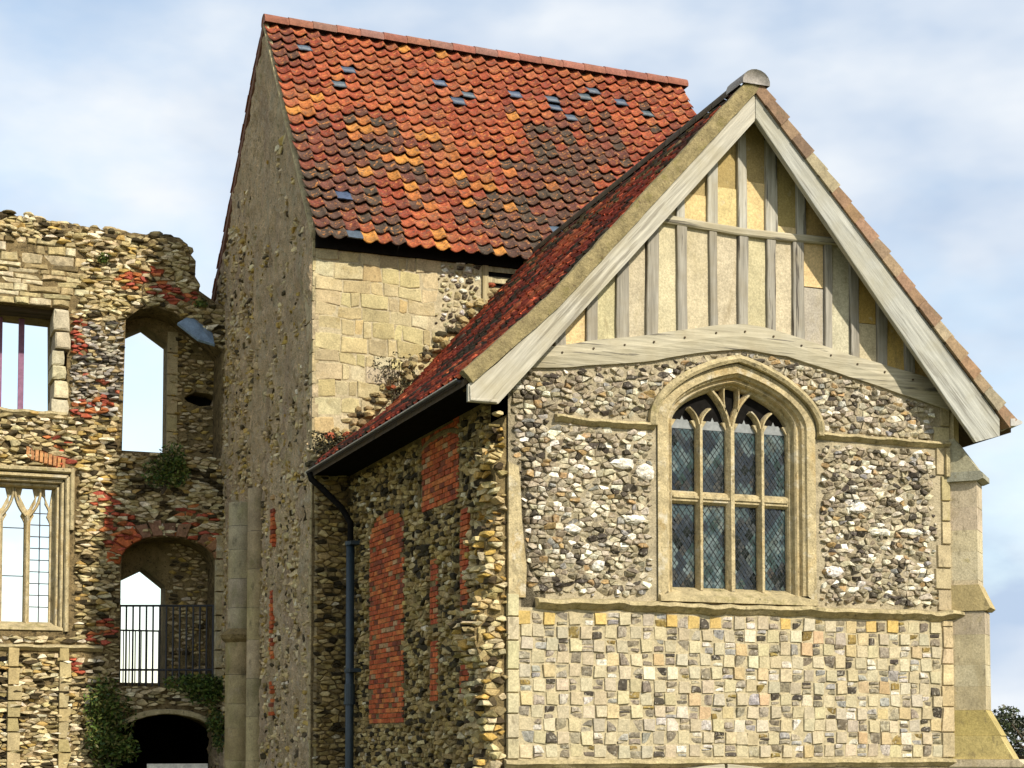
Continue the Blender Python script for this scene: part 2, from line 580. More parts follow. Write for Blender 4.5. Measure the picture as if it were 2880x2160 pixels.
def lump(fr, poly, h, rnd, tilt=0.25, sink=0.03, base=0.0, flat=False):
    """knapped flint / rubble stone"""
    poly = merge_close(poly, 0.012)
    cx, cy = centroid(poly)
    a, b = rnd.uniform(-tilt, tilt), rnd.uniform(-tilt, tilt)
    n = len(poly)
    vs = []
    for k, hh in (((1.0, None), (0.97, 0.72), (0.74, 1.0)) if flat else ((1.0, None), (0.92, 0.66), (0.58, 1.0))):
        for p in poly:
            kk = k * (rnd.uniform(0.9, 1.06) if hh else 1)
            u, v = cx + (p[0] - cx) * kk, cy + (p[1] - cy) * kk
            d = -sink if hh is None else h * hh * rnd.uniform(0.8, 1.15) + a * (u - cx) + b * (v - cy)
            vs.append(fr.p(u, v, d + base))
    vs.append(fr.p(cx, cy, h * 1.05 + base))
    fs = []
    for r in range(2):
        for i in range(n):
            j = (i + 1) % n
            fs.append((r * n + i, r * n + j, (r + 1) * n + j, (r + 1) * n + i))
    for i in range(n):
        fs.append((2 * n + i, 2 * n + (i + 1) % n, 3 * n))
    return vs, fs, (cx, cy)


def block(fr, poly, h, rnd, bev=0.012, sink=0.02, tilt=0.02, base=0.0):
    """squared stone with a worn edge"""
    cx, cy = centroid(poly)
    n = len(poly)
    a, b = rnd.uniform(-tilt, tilt), rnd.uniform(-tilt, tilt)
    vs = []
    for (inset, hh) in ((0, None), (bev * 0.3, 0.55), (bev, 1.0)):
        for p in poly:
            du, dv = p[0] - cx, p[1] - cy
            ln = math.hypot(du, dv) + 1e-6
            k = 1 - inset * 1.4 / ln
            u, v = cx + du * k, cy + dv * k
            d = -sink if hh is None else h * hh + a * du + b * dv
            vs.append(fr.p(u, v, d + base))
    fs = []
    for r in range(2):
        for i in range(n):
            j = (i + 1) % n
            fs.append((r * n + i, r * n + j, (r + 1) * n + j, (r + 1) * n + i))
    fs.append(tuple(range(2 * n, 3 * n)))
    return vs, fs, (cx, cy)


def shown(vs):
    c = sum((Vector(v) for v in vs), Vector()) / len(vs)
    r = max((Vector(v) - c).length for v in vs)
    return r / (c - CAM_LOC).length


def emit(pieces, name, mat, parent, rest_name, limit=300, smooth=False):
    """pieces: (verts, faces, colour); the largest in view become objects, the rest one joined part"""
    pieces = sorted(pieces, key=lambda q: -shown(q[0]))
    for vs, fs, c in pieces[:limit]:
        build(name, vs, fs, mat, parent, c, smooth)
    if len(pieces) > limit:
        mb = MB()
        for vs, fs, c in pieces[limit:]:
            mb.add(vs, fs, c)
        o = mb.build(rest_name, mat, parent, smooth)
        tag(o, kind='stuff')


def vary(c, rnd, a=0.15):
    k = 1 + rnd.uniform(-a, a)
    return (c[0] * k, c[1] * k * (1 + rnd.uniform(-.04, .04)), c[2] * k * (1 + rnd.uniform(-.08, .08)))


def pick(pal, rnd):
    t = rnd.random() * sum(p[0] for p in pal)
    for w, c in pal:
        t -= w
        if t <= 0:
            return vary(c, rnd)
    return vary(pal[-1][1], rnd)


FLINTS = [(34, (0.33, 0.275, 0.185)), (20, (0.235, 0.19, 0.125)), (13, (0.06, 0.048, 0.034)), (20, (0.49, 0.43, 0.31)),
          (11, (0.74, 0.69, 0.57)), (5, (0.36, 0.24, 0.11)), (4, (0.26, 0.245, 0.22))]
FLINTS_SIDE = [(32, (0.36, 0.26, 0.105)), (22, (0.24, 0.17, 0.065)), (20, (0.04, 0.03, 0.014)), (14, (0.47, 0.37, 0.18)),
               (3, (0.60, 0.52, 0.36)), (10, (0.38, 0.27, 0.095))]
RUBBLE = [(34, (0.50, 0.40, 0.215)), (18, (0.37, 0.285, 0.135)), (18, (0.60, 0.50, 0.30)), (15, (0.055, 0.04, 0.018)),
          (9, (0.72, 0.63, 0.44)), (7, (0.46, 0.31, 0.10))]
PIERFL = [(30, (0.42, 0.37, 0.28)), (20, (0.56, 0.51, 0.42)), (20, (0.07, 0.06, 0.05)), (12, (0.28, 0.25, 0.21)), (12, (0.44, 0.34, 0.18)),
          (3, (0.42, 0.12, 0.07))]
BRICKS = [(38, (0.46, 0.105, 0.032)), (24, (0.36, 0.075, 0.028)), (20, (0.54, 0.17, 0.05)), (14, (0.20, 0.055, 0.028)), (6, (0.42, 0.26, 0.13))]

# ================================================================== GROUND
gv, gf = [], []
N = 24
for j in range(N + 1):
    for i in range(N + 1):
        x, y = -400 + 800 * i / N, -200 + 800 * j / N
        gv.append(Vector((x, y, 0 if abs(x) < 60 and abs(y) < 60 else 0.4 * fbm(x, y, 0, 0.01))))
for j in range(N):
    for i in range(N):
        a = j * (N + 1) + i
        gf.append((a, a + 1, a + N + 2, a + N + 1))
tag(build('ground', gv, gf, M['grass']), 'mown grass lawn round the priory buildings', 'lawn', kind='structure')

# ================================================================== GABLED HOUSE
HOUSE = thing('gabled_house', 'flint and stone house with half-timbered gable, traceried window and chequered lower wall', 'house', (3.25, 3.5, 0))
W = 6.5
WC = 3.2           # window centre


def arch_z(u, h, rise):
    t = min(1.0, abs(u) / h)
    return rise * (0.72 * math.sqrt(max(0.0, 1 - t * t)) + 0.28 * (1 - t))


def arch_path(cx, h, z0, zs, rise, n=20):
    pts = [(cx - h, z0), (cx - h, zs)]
    for i in range(1, n):
        a = math.pi * (1 - i / n)
        u = math.cos(a) * h
        pts.append((cx + u, zs + arch_z(u, h, rise)))
    pts += [(cx + h, zs), (cx + h, z0)]
    return pts


ZS, ZSILL = 5.98, 3.66
win_hole = arch_path(WC, 1.15, ZSILL, ZS, 0.78)


def in_window(u, v, m=0.0):
    if abs(u - WC) > 1.19 + m or v < ZSILL - m:
        return False
    return v < ZS + m + (arch_z(u - WC, 1.19 + m, 0.80 + m) if abs(u - WC) < 1.19 + m else 0)


def roof_z(u):
    """top of the walls under the rafters"""
    return 6.0 + (u + 0.55) * 1.02 if u < 3.28 else 6.0 + (7.1 - u) * 1.05


BEAM_T = [(0.30, 6.74), (0.72, 6.84), (1.26, 6.95), (2.04, 7.09), (2.85, 7.27), (3.25, 7.33), (3.67, 7.31), (4.30, 7.18), (5.01, 7.03), (6.04, 6.86), (6.35, 6.78)]
BEAM_B = [(0.12, 6.46), (0.72, 6.53), (1.26, 6.60), (2.04, 6.72), (2.57, 6.86), (3.25, 6.97), (3.94, 6.93), (4.65, 6.78), (5.37, 6.63), (6.10, 6.47), (6.55, 6.37)]


def interp(pts, u):
    if u <= pts[0][0]:
        return pts[0][1]
    for a, b in zip(pts, pts[1:]):
        if u <= b[0]:
            return a[1] + (b[1] - a[1]) * (u - a[0]) / (b[0] - a[0])
    return pts[-1][1]


wall_outer = [(0, 0), (W, 0), (W, 6.34)] + [(u, v + 0.06) for u, v in reversed(BEAM_B)][1:-1] + [(0, 6.42)]
vs, fs = slab(FRONT, wall_outer, [win_hole], 0, -0.62)
fwall = build('flint_wall', vs, fs, M['mortar'], HOUSE)

rnd = random.Random(5)


def in_flint(u, v):
    if u < (0.03 if v > 5.3 else (0.235 if v < 4.2 else 0.235 - (v - 4.2) * .1)) or u > 6.26 + 0.03 * math.sin(v * 7):
        return False
    if v < 3.66 or v > interp(BEAM_B, u) - 0.015:
        return False
    if 5.83 < v < 5.95 and (0.55 < u < 2.05 or 4.36 < u < 6.45):
        return False
    return not in_window(u, v, 0.03)


pieces = []
for poly in cells(-0.05, 6.5, 3.55, 7.0, 0.103, 0.060, rnd, 0.19):
    q = fit(poly, in_flint, rnd.uniform(0.84, 1.03))
    if q is None or len(q) < 4:
        continue
    v, f, c = lump(FRONT, q, rnd.uniform(0.004, 0.05), rnd, 0.6, flat=rnd.random() < .5)
    pieces.append((v, f, pick(FLINTS, rnd)))
for (u, v, su, sv) in ((1.86, 5.28, .17, .12), (5.0, 4.98, .16, .10), (4.62, 4.1, .16, .09), (1.55, 5.36, .2, .09), (1.2, 4.05, .12, .08),
                       (5.35, 4.66, .22, .07), (5.85, 4.68, .2, .06), (0.85, 4.5, .13, .07), (1.7, 4.66, .2, .07)):
    poly = [(u + su * math.cos(a) * rnd.uniform(.75, 1.1), v + sv * math.sin(a) * rnd.uniform(.75, 1.1)) for a in [i * 0.785 for i in range(8)]]
    vv, f, c = lump(FRONT, poly, 0.07, rnd, 0.1)
    pieces.append((vv, f, vary((0.70, 0.66, 0.58), rnd, .1)))
emit(pieces, 'flint', M['flint'], fwall, 'flint_packing')

# quoins of the upper wall: left strip and right strip
ql = build('quoin_strip', *slab(FRONT, [(-0.004, 3.62), (0.22, 3.62), (0.235, 4.0), (0.20, 4.3), (0.17, 4.6), (0.16, 4.9), (0.13, 5.25), (-0.004, 5.3)], [], 0.035, -0.02), M['dressed'], HOUSE)
quoins = thing_part = None
rnd = random.Random(8)
z = 3.62
while z < 6.3:
    h = rnd.uniform(0.26, 0.42)
    w = rnd.choice((0.14, 0.22, 0.26))
    v, f, c = block(FRONT, [(6.49 - w, z + .006), (6.49, z + .006), (6.49, z + h - .006), (6.49 - w, z + h - .006)], 0.03, rnd, 0.01)
    build('quoin', v, f, M['buttress'], HOUSE, vary((0.44, 0.36, 0.20), rnd, .12))
    z += h

# ---------------- chequer band
band = build('chequer_band', *box(FRONT, 0.0, 6.5, 1.60, 3.50, 0.0135, -0.05), M['band_mortar'], HOUSE)
rnd = random.Random(21)
stones, flints = [], []
rows, colw = 11, 0.1665
zr = 1.635
for r in range(rows):
    hgt = (3.46 - 1.635) / rows
    cols_n = 37
    for cc in range(cols_n):
        u0 = 0.14 + cc * colw + 0.02 * math.sin(r * 1.7 + cc * .4) + .012 * fbm(cc * .5, r * 2.0, 1)
        z0 = zr + r * hgt + 0.010 * math.sin(cc * 0.5 + r)
        g = rnd.uniform(0.001, 0.006)
        j = lambda: rnd.uniform(-0.011, 0.011)
        poly = [(u0 + g + j(), z0 + g + j()), (u0 + colw - g + j(), z0 + g + j()), (u0 + colw - g + j(), z0 + hgt - g + j()), (u0 + g + j(), z0 + hgt - g + j())]
        is_stone = (r + cc) % 2 == 0
        if rnd.random() < 0.015 + 0.03 * (r < 4):
            is_stone = not is_stone
        if is_stone:
            t = rnd.random()
            base = (0.52, 0.44, 0.285) if t < .6 else ((0.47, 0.41, 0.29) if t < .78 else ((0.56, 0.44, 0.24) if t < .88 else ((0.54, 0.39, 0.22) if t < .93 else (0.64, 0.57, 0.42))))
            if r >= rows - 1 and rnd.random() < .5:
                base = (0.60, 0.42, 0.15)
            v, f, c = block(FRONT, poly, rnd.uniform(0.006, 0.03), rnd, 0.006, base=0.0135, tilt=0.07)
            stones.append((v, f, vary(tuple(.9 * x for x in base), rnd, .12)))
        else:
            k = rnd.choice((1, 2, 2, 3))
            z1 = poly[0][1]
            hh = (poly[2][1] - poly[0][1])
            cuts = sorted([rnd.uniform(.3, .7) for _ in range(k - 1)])
            cuts = [0] + cuts + [1]
            for a, b in zip(cuts, cuts[1:]):
                if b - a < 0.15:
                    continue
                p = [(poly[0][0] + .006, z1 + a * hh + .004), ((poly[0][0] + poly[1][0]) / 2, z1 + a * hh + .002 + rnd.uniform(0, .012)), (poly[1][0] - .006, z1 + a * hh + .005),
                     (poly[1][0] - .004, z1 + b * hh - .006), ((poly[0][0] + poly[1][0]) / 2 + j(), z1 + b * hh - .003), (poly[0][0] + .005, z1 + b * hh - .008)]
                v, f, c = lump(FRONT, p, rnd.uniform(0.004, 0.022), rnd, 0.3, base=0.012)
                flints.append((v, f, pick([(36, (0.29, 0.245, 0.175)), (24, (0.20, 0.165, 0.115)), (14, (0.06, 0.048, 0.035)), (16, (0.54, 0.49, 0.40)), (10, (0.31, 0.29, 0.26)), (6, (0.24, 0.17, 0.05))], rnd)))
emit(stones, 'stone_block', M['chequer'], band, 'stone_block_packing')
emit(flints, 'flint', M['flint'], band, 'flint_packing')
# plain corner stones left of the chequers
z = 1.62
while z < 3.5:
    h = rnd.uniform(0.22, 0.36)
    v, f, c = block(FRONT, [(-.02, z + .004), (0.13, z + .004), (0.135, z + h - .004), (-.02, z + h - .004)], 0.03, rnd, 0.01, base=0.0135)
    build('quoin', v, f, M['buttress'], HOUSE, vary((0.46, 0.40, 0.26), rnd, .1))
    z += h

z = 1.62
while z < 3.48:
    h = min(rnd.uniform(0.2, 0.36), 3.49 - z)
    v, f, c = block(FRONT, [(6.31 + rnd.uniform(-.03, .03), z + .004), (6.50, z + .004), (6.50, z + h - .004), (6.31 + rnd.uniform(-.03, .03), z + h - .004)], 0.028, rnd, 0.01, base=0.0135)
    build('quoin', v, f, M['buttress'], HOUSE, vary((0.46, 0.37, 0.21), rnd, .12))
    z += h

# ---------------- string courses (weathered, uneven mouldings)


def string_course(name, fr, u0, u1, zt, proj, height, rnd, parent, mat, wob=0.015, n=48):
    rings = []
    for i in range(n + 1):
        u = u0 + (u1 - u0) * i / n
        w = wob * fbm(u * 3, 2.1, zt * 5, 1.0)
        pr = proj * (1 + 0.35 * fbm(u * 2.2, 7.1, zt, 1.0))
        z = zt + w
        rings.append([fr.p(u, z + 0.03, -0.02), fr.p(u, z, pr * .9), fr.p(u, z - height * .35, pr), fr.p(u, z - height * .55, pr * .72),
                      fr.p(u, z - height * .9, pr * .30), fr.p(u, z - height, -0.02)])
    return build(name, *chain(rings, False, True), mat, parent)


rnd = random.Random(3)
string_course('string_course', FRONT, 0.36, 6.62, 3.60, 0.135, 0.125, rnd, HOUSE, M['string'], 0.035, 70)
string_course('string_course', FRONT, 0.62, 2.00, 5.915, 0.10, 0.085, rnd, HOUSE, M['string'], 0.02)
string_course('string_course', FRONT, 4.38, 6.47, 5.945, 0.10, 0.085, rnd, HOUSE, M['string'], 0.02)
build('string_return', *box(FRONT, 6.40, 6.46, 5.47, 5.86, 0.075, -0.02), M['string'], HOUSE)
string_course('plinth_course', FRONT, -0.05, 6.6, 1.60, 0.10, 0.10, rnd, HOUSE, M['string'], 0.012)

# ---------------- door under the plinth course
DOORP = build('door', *slab(FRONT, [(1.95, 0.02), (3.95, 0.02), (3.95, 1.40), (2.95, 1.505), (1.95, 1.40)], [], 0.02, -0.1), M['door'], HOUSE)
for s in (-1, 1):
    pth = [(2.95 + s * 0.02, 1.52), (2.95 + s * 0.5, 1.475), (2.95 + s * 1.05, 1.40)]
    build('door_hood', *bar2d(FRONT, pth, 0.07, -0.02, 0.09, 0.12, .6), M['wood_h'], DOORP)
build('handle', *tube([FRONT.p(3.7, .95, .03), FRONT.p(3.7, 1.0, .08), FRONT.p(3.7, 1.05, .03)], .012), M['iron'], DOORP)

# ---------------- window
WIN = bpy.data.objects.new('window', None)
link(WIN, HOUSE, (WC, 0, ZSILL))
prof = [(0.0, 0.02), (0.0, 0.035), (0.13, 0.035), (0.145, 0.0), (0.175, -0.02), (0.19, -0.075), (0.215, -0.08), (0.235, -0.06), (0.255, -0.085),
        (0.265, -0.15), (0.29, -0.165), (0.305, -0.20), (0.315, -0.33)]
H0, R0 = 1.16, 0.80
rings = [[FRONT.p(p[0], p[1], d) for p in arch_path(WC, H0 - o, ZSILL + (0.10 if o > .1 else 0), ZS, R0 - o * .92, 24)] for o, d in prof]
build('window_frame', *chain(rings), M['dressed'], WIN)
hp = arch_path(WC + 0.0, 1.235, 5.90, ZS, 0.865, 26)[1:-1]
hp = [(hp[0][0], 5.88)] + hp + [(hp[-1][0], 5.90)]
hood_rings = []
for i in range(len(hp)):
    o_, i_ = offset_pair(hp, i, 0.05)
    hood_rings.append([FRONT.p(o_.x, o_.y, -0.02), FRONT.p(o_.x, o_.y, 0.08), FRONT.p((o_.x * .4 + i_.x * .6), (o_.y * .4 + i_.y * .6), 0.125), FRONT.p(i_.x, i_.y, 0.10),
                       FRONT.p(i_.x, i_.y, -0.01)])
build('hood_mould', *chain(hood_rings, True, True), M['string'], WIN)
build('window_sill', *chain([[FRONT.p(u, 3.63, 0.09), FRONT.p(u, 3.70, 0.08), FRONT.p(u, 3.86, -0.28), FRONT.p(u, 3.6, -0.28)] for u in (2.05, 2.6, 3.2, 3.8, 4.35)], True, True), M['string'], WIN)
DG = -0.245          # glass depth
XL = [2.345, 2.70, 2.79, 3.145, 3.265, 3.61, 3.70, 4.055]
for (u, w, top) in ((2.745, 0.088, 5.98), (3.205, 0.125, 5.98), (3.655, 0.088, 5.98)):
    build('mullion', *bar2d(FRONT, [(u, 3.80), (u, 4.86), (u, 5.14), (u, top)], w, DG - .06, DG + .04, DG + .12, .42), M['dressed'], WIN)
for (zc, hh, dd) in ((5.02, 0.10, .075),):
    build('transom', *bar2d(FRONT, [(2.34, zc), (3.2, zc), (4.06, zc)], .17, DG - .06, DG + .02, DG + dd, .62), M['dressed'], WIN)
    build('transom_fillet', *box(FRONT, 2.35, 4.05, 5.005, 5.035, DG + .02, DG + .098), M['dressed'], WIN)


def arc(p0, p1, bulge, n=10):
    out = []
    a, b = Vector(p0), Vector(p1)
    nrm = Vector((-(b - a).y, (b - a).x))
    for i in range(n + 1):
        t = i / n
        p = a.lerp(b, t) + nrm * bulge * 4 * t * (1 - t)
        out.append((p.x, p.y))
    return out


for (p0, p1, bl, w) in (((3.19, 5.95), (2.74, 6.56), -.13, .075), ((3.22, 5.95), (3.68, 6.56), .13, .075),
                        ((2.735, 5.95), (2.59, 6.20), -.12, .05), ((2.755, 5.95), (2.90, 6.20), .12, .05),
                        ((3.645, 5.95), (3.50, 6.20), -.12, .05), ((3.665, 5.95), (3.81, 6.20), .12, .05),
                        ((3.12, 6.18), (3.12, 6.62), .06, .04), ((3.29, 6.18), (3.29, 6.62), -.06, .04)):
    build('tracery_bar', *bar2d(FRONT, arc(p0, p1, bl), w, DG - .06, DG + .03, DG + .10, .35), M['dressed'], WIN)
# cusped heads of the lights: a plate with a cinquefoil cut
for k in range(4):
    a, b = XL[2 * k], XL[2 * k + 1]
    m, hw = (a + b) / 2, (b - a) / 2
    for sg in (-1, 1):
        build('cusp', *slab(FRONT, [(m + sg * hw, 5.93), (m + sg * hw, 6.04), (m + sg * hw * .62, 6.035), (m + sg * hw * .80, 5.985)], [], DG + .05, DG - .01), M['dressed'], WIN)
    build('head_pane', *slab(FRONT, [(a, 5.93), (b, 5.93), (b, 5.985), (b - .06, 6.0), (b - .10, 6.05), (m + .025, 6.045), (m, 6.10), (m - .025, 6.045), (a + .10, 6.05), (a + .06, 6.0), (a, 5.985)], [], DG + .006, DG), M['head_glass'], WIN)
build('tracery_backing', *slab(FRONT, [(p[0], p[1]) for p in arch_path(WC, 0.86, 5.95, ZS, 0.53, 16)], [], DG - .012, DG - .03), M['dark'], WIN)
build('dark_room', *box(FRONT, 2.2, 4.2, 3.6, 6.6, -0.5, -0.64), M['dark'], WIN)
# leaded panes: diamonds
rnd = random.Random(77)
QW, QH = 0.121, 0.165
ncame = 0
for k in range(4):
    a, b = XL[2 * k], XL[2 * k + 1]
    for (z0, z1) in ((3.83, 4.94), (5.10, 5.93)):
        cam_mb = MB()
        rect = [(a, z0), (b, z0), (b, z1), (a, z1)]
        j = 0
        zc = z0
        row = 0
        while zc < z1 + QH:
            xc = a + (0 if row % 2 else QW / 2)
            while xc < b + QW:
                d = [(xc - QW / 2, zc), (xc, zc - QH / 2), (xc + QW / 2, zc), (xc, zc + QH / 2)]
                p = d
                for (px, py, nx, ny) in ((a, 0, -1, 0), (b, 0, 1, 0), (0, z0, 0, -1), (0, z1, 0, 1)):
                    p = clip_half(p, px, py, nx, ny)
                    if len(p) < 3:
                        break
                if len(p) >= 3:
                    cx, cy = centroid(p)
                    ta, tb = rnd.gauss(0, .07), rnd.gauss(0, .07)
                    q = [FRONT.p(cx + (s[0] - cx) * .97, cy + (s[1] - cy) * .97, DG + ta * (s[0] - cx) + tb * (s[1] - cy)) for s in p]
                    t = rnd.random()
                    patch = fbm(cx * 2.2, 3.3, cy * 1.8, 1.0)
                    c = (0.010, 0.014, 0.016) if patch + rnd.uniform(-.15, .15) > 0.02 else ((0.035, 0.06, 0.06) if t < .75 else (0.09, 0.12, 0.115))
                    area = abs(sum(p[i][0] * p[(i + 1) % len(p)][1] - p[(i + 1) % len(p)][0] * p[i][1] for i in range(len(p)))) / 2
                    if area > .0025:
                        build('pane', q, [tuple(range(len(q)))], M['glass'], WIN, c)
                    else:
                        cam_mb.add(q, [tuple(range(len(q)))], c)
                xc += QW
            zc += QH / 2
            row += 1
        # cames
        cm = MB()
        for sgn in (1, -1):
            t0 = -8
            while t0 < 16:
                # line through (a + t0*QW , z0) slope sgn*QH/QW
                x0 = a + t0 * QW + (QW / 2 if sgn > 0 else QW / 2)
                pts = []
                s = sgn * QH / QW
                za, zb = z0 + s * (a - x0), z0 + s * (b - x0)
                pa, pb = Vector((a, za)), Vector((b, zb))
                # clip in z
                if pa.y > pb.y:
                    pa, pb = pb, pa
                if pb.y > z0 and pa.y < z1:
                    dv = pb - pa
                    f0 = max(0, (z0 - pa.y) / dv.y)
                    f1 = min(1, (z1 - pa.y) / dv.y)
                    if f1 - f0 > .02:
                        c0, c1 = pa + dv * f0, pa + dv * f1
                        vv, ff = bar2d(FRONT, [(c0.x, c0.y), (c1.x, c1.y)], 0.011, DG - .004, DG + .003, DG + .006, .5)
                        cm.add(vv, ff)
                t0 += 1
        cm.build('leading', M['cames'], WIN)
        if cam_mb.v:
            tag(cam_mb.build('pane_offcuts', M['glass'], WIN), kind='stuff')

# ---------------- half-timbered gable
GAB = bpy.data.objects.new('timber_gable', None)
link(GAB, HOUSE, (3.28, 0, 6.5))
back_poly = [(0.15, 6.5)] + [(u, v - 0.1) for u, v in BEAM_T] + [(6.4, 6.5), (6.75, 6.42), (3.28, 10.15), (-0.2, 6.4)]
build('gable_backing', *slab(FRONT, [(-0.15, 6.43)] + [(u, v + .12) for u, v in BEAM_B] + [(6.7, 6.36), (3.28, 10.1)], [], -0.10, -0.3), M['plaster'], GAB, (0.42, 0.35, 0.2))
# cambered bressummer
nb = 40
rings = []
for i in range(nb + 1):
    u = 0.10 + (6.48 - 0.10) * i / nb
    t, b = interp(BEAM_T, u), interp(BEAM_B, u)
    w = 0.012 * fbm(u * 2, 1, 4)
    rings.append([FRONT.p(u, b + w, -0.1), FRONT.p(u, b + .01 + w, 0.05), FRONT.p(u, (t + b) / 2, 0.075 + .01 * fbm(u * 3, 5, 1)), FRONT.p(u, t - .015 + w, 0.05), FRONT.p(u, t + w, -0.1)])
build('cambered_beam', *chain(rings, False, True), M['wood_h'], GAB)


def stud(u0, u1, z0, z1, rnd, mat='wood_v', lean=0.0):
    n = 7
    rings = []
    for i in range(n + 1):
        t = i / n
        z = z0 + (z1 - z0) * t
        a = u0 + lean * t + 0.012 * fbm(u0 * 9, z * 1.3, 2)
        b = u1 + lean * t + 0.012 * fbm(u1 * 9, z * 1.3, 8)
        d = 0.028 + 0.006 * fbm(u0 * 5, z, 5)
        rings.append([FRONT.p(a, z, -.1), FRONT.p(a + .004, z, d - .008), FRONT.p(a + .014, z, d), FRONT.p(b - .014, z, d), FRONT.p(b - .004, z, d - .008), FRONT.p(b, z, -.1)])
    build('stud', *chain(rings, False, True), M[mat], GAB)


def under_barge(u):
    return min(9.95 - (3.29 - u) * 1.10 if u < 3.29 else 10.13 - (u - 3.29) * 1.10, 9.85)


COLLAR = [(2.12, 8.60), (2.6, 8.575), (3.3, 8.545), (4.0, 8.55), (4.75, 8.57)]
rnd = random.Random(14)
lower = [(0.62, 0.78), (1.05, 1.21), (1.47, 1.65), (1.89, 2.06), (2.34, 2.49), (2.81, 2.93), (3.22, 3.37), (3.65, 3.79), (4.05, 4.23), (4.53, 4.65), (4.93, 5.07), (5.35, 5.51), (5.80, 5.95)]
upper = [(2.33, 2.45), (2.78, 2.94), (3.23, 3.37), (3.65, 3.83), (4.12, 4.26)]
for (a, b) in lower:
    m_ = (a + b) / 2
    zt = min(under_barge(m_) + 0.22, interp(COLLAR, m_) - .03 if 2.12 < m_ < 4.75 else 99)
    stud(a, b, interp(BEAM_T, m_) - .03, zt, rnd, lean=rnd.uniform(-.02, .03))
for (a, b) in upper:
    m_ = (a + b) / 2
    stud(a, b, interp(COLLAR, m_) + .03, under_barge(m_) + 0.2, rnd, 'wood_vu')
rings = []
for i in range(17):
    u = 1.95 + (4.95 - 1.95) * i / 16
    z = interp(COLLAR, u)
    h = 0.052 + .008 * fbm(u * 3, 2, 2)
    rings.append([FRONT.p(u, z - h, -.1), FRONT.p(u, z - h, .035), FRONT.p(u, z - h + .02, .05), FRONT.p(u, z + h - .02, .05), FRONT.p(u, z + h, .035), FRONT.p(u, z + h, -.1)])
build('collar_beam', *chain(rings, False, True), M['wood_h'], GAB)
for (a, b) in lower:
    m_ = (a + b) / 2
    for dz in (.10,):
        zz = interp(BEAM_T, m_) - dz - .02
        build('oak_peg', *tube([FRONT.p(m_, zz, .03), FRONT.p(m_, zz, .082)], .014, 6), M['wood_dark'], GAB)
# plaster panels between the studs


def panel(a, b, z0f, z1f, col, d=0.0):
    n = 5
    lo = [(a + (b - a) * i / n, z0f(a + (b - a) * i / n)) for i in range(n + 1)]
    hi = [(a + (b - a) * i / n, z1f(a + (b - a) * i / n)) for i in range(n, -1, -1)]
    if min(h[1] for h in hi) <= max(l[1] for l in lo) - .5:
        return
    vs, fs = slab(FRONT, lo + hi, [], d - .022 + .006 * rnd.random(), -.09)
    build('plaster_panel', vs, fs, M['plaster'], GAB, vary(col, rnd, .07))


CREAM, BRIGHT, OLIVE, GREYP = (0.49, 0.43, 0.27), (0.60, 0.46, 0.23), (0.38, 0.29, 0.12), (0.39, 0.36, 0.27)
bt = lambda u: interp(BEAM_T, u) - .04
cb = lambda u: interp(COLLAR, u) - .03
ct = lambda u: interp(COLLAR, u) + .03
ub = lambda u: under_barge(u) + .2
edges = [0.45] + [x for s in lower for x in s] + [6.2]
for i in range(0, len(edges) - 1, 2):
    a, b = edges[i] - .005, edges[i + 1] + .005
    m_ = (a + b) / 2
    top = (lambda u: min(cb(u), ub(u))) if 2.0 < m_ < 4.85 else ub
    if i == 2 or i == 0:
        panel(a, b, bt, top, BRIGHT)
    elif 4.2 < m_ < 4.5:
        panel(a, b, bt, lambda u: 7.91, GREYP)
        panel(a, b, lambda u: 7.925, top, BRIGHT, .006)
    elif 5.1 < m_ < 5.3:
        panel(a, b, bt, lambda u: 7.50, CREAM)
        panel(a, b, lambda u: 7.51, top, (0.46, 0.30, 0.10), -.004)
    elif m_ > 5.5:
        panel(a, b, bt, top, (0.52, 0.36, 0.13))
    elif 4.6 < m_ < 5.0:
        panel(a, b, bt, top, (0.47, 0.43, 0.30))
    else:
        panel(a, b, bt, top, CREAM)
edges = [2.0] + [x for s in upper for x in s] + [4.75]
for i in range(0, len(edges) - 1, 2):
    a, b = edges[i] - .005, edges[i + 1] + .005
    m_ = (a + b) / 2
    if 2.4 < m_ < 3.6:
        cut = 8.98 + (m_ - 2.62) * .30
        panel(a, b, ct, lambda u: cut, BRIGHT, .006)
        panel(a, b, lambda u: cut + .006, ub, OLIVE, -.006)
    elif 3.8 < m_ < 4.1:
        panel(a, b, ct, lambda u: 8.70, BRIGHT, .006)
        panel(a, b, lambda u: 8.706, ub, OLIVE, -.006)
    else:
        panel(a, b, ct, ub, (0.42, 0.30, 0.12) if m_ > 3 else CREAM)

# bargeboards
BL_OUT = [(-0.66, 6.15), (-0.30, 6.42), (0.33, 7.03), (1.5, 8.30), (3.295, 10.27)]
BL_IN = [(3.295, 9.92), (1.5, 7.91), (0.3, 6.57), (-0.27, 5.94), (-0.66, 5.94)]
build('bargeboard', *slab(FRONT, BL_OUT + BL_IN, [], 0.385, 0.33), M['wood_bl'], HOUSE)
BR_OUT = [(3.305, 10.27), (5.0, 8.46), (6.3, 7.06), (7.05, 6.26)]
BR_IN = [(7.05, 6.02), (6.66, 5.91), (6.3, 6.33), (5.0, 7.87), (3.305, 9.92)]
build('bargeboard', *slab(FRONT, BR_OUT + BR_IN, [], 0.385, 0.33), M['wood_br'], HOUSE)
build('barge_moulding', *bar2d(FRONT, [(3.31, 9.955), (5.0, 7.90), (6.62, 5.96)], 0.045, .38, .405, .41, .7), M['wood_br'], HOUSE)
build('barge_moulding', *bar2d(FRONT, [(-0.63, 6.13), (-0.63, 5.965), (-0.29, 5.965)], 0.035, .38, .40, .405, .6), M['wood_bl'], HOUSE)
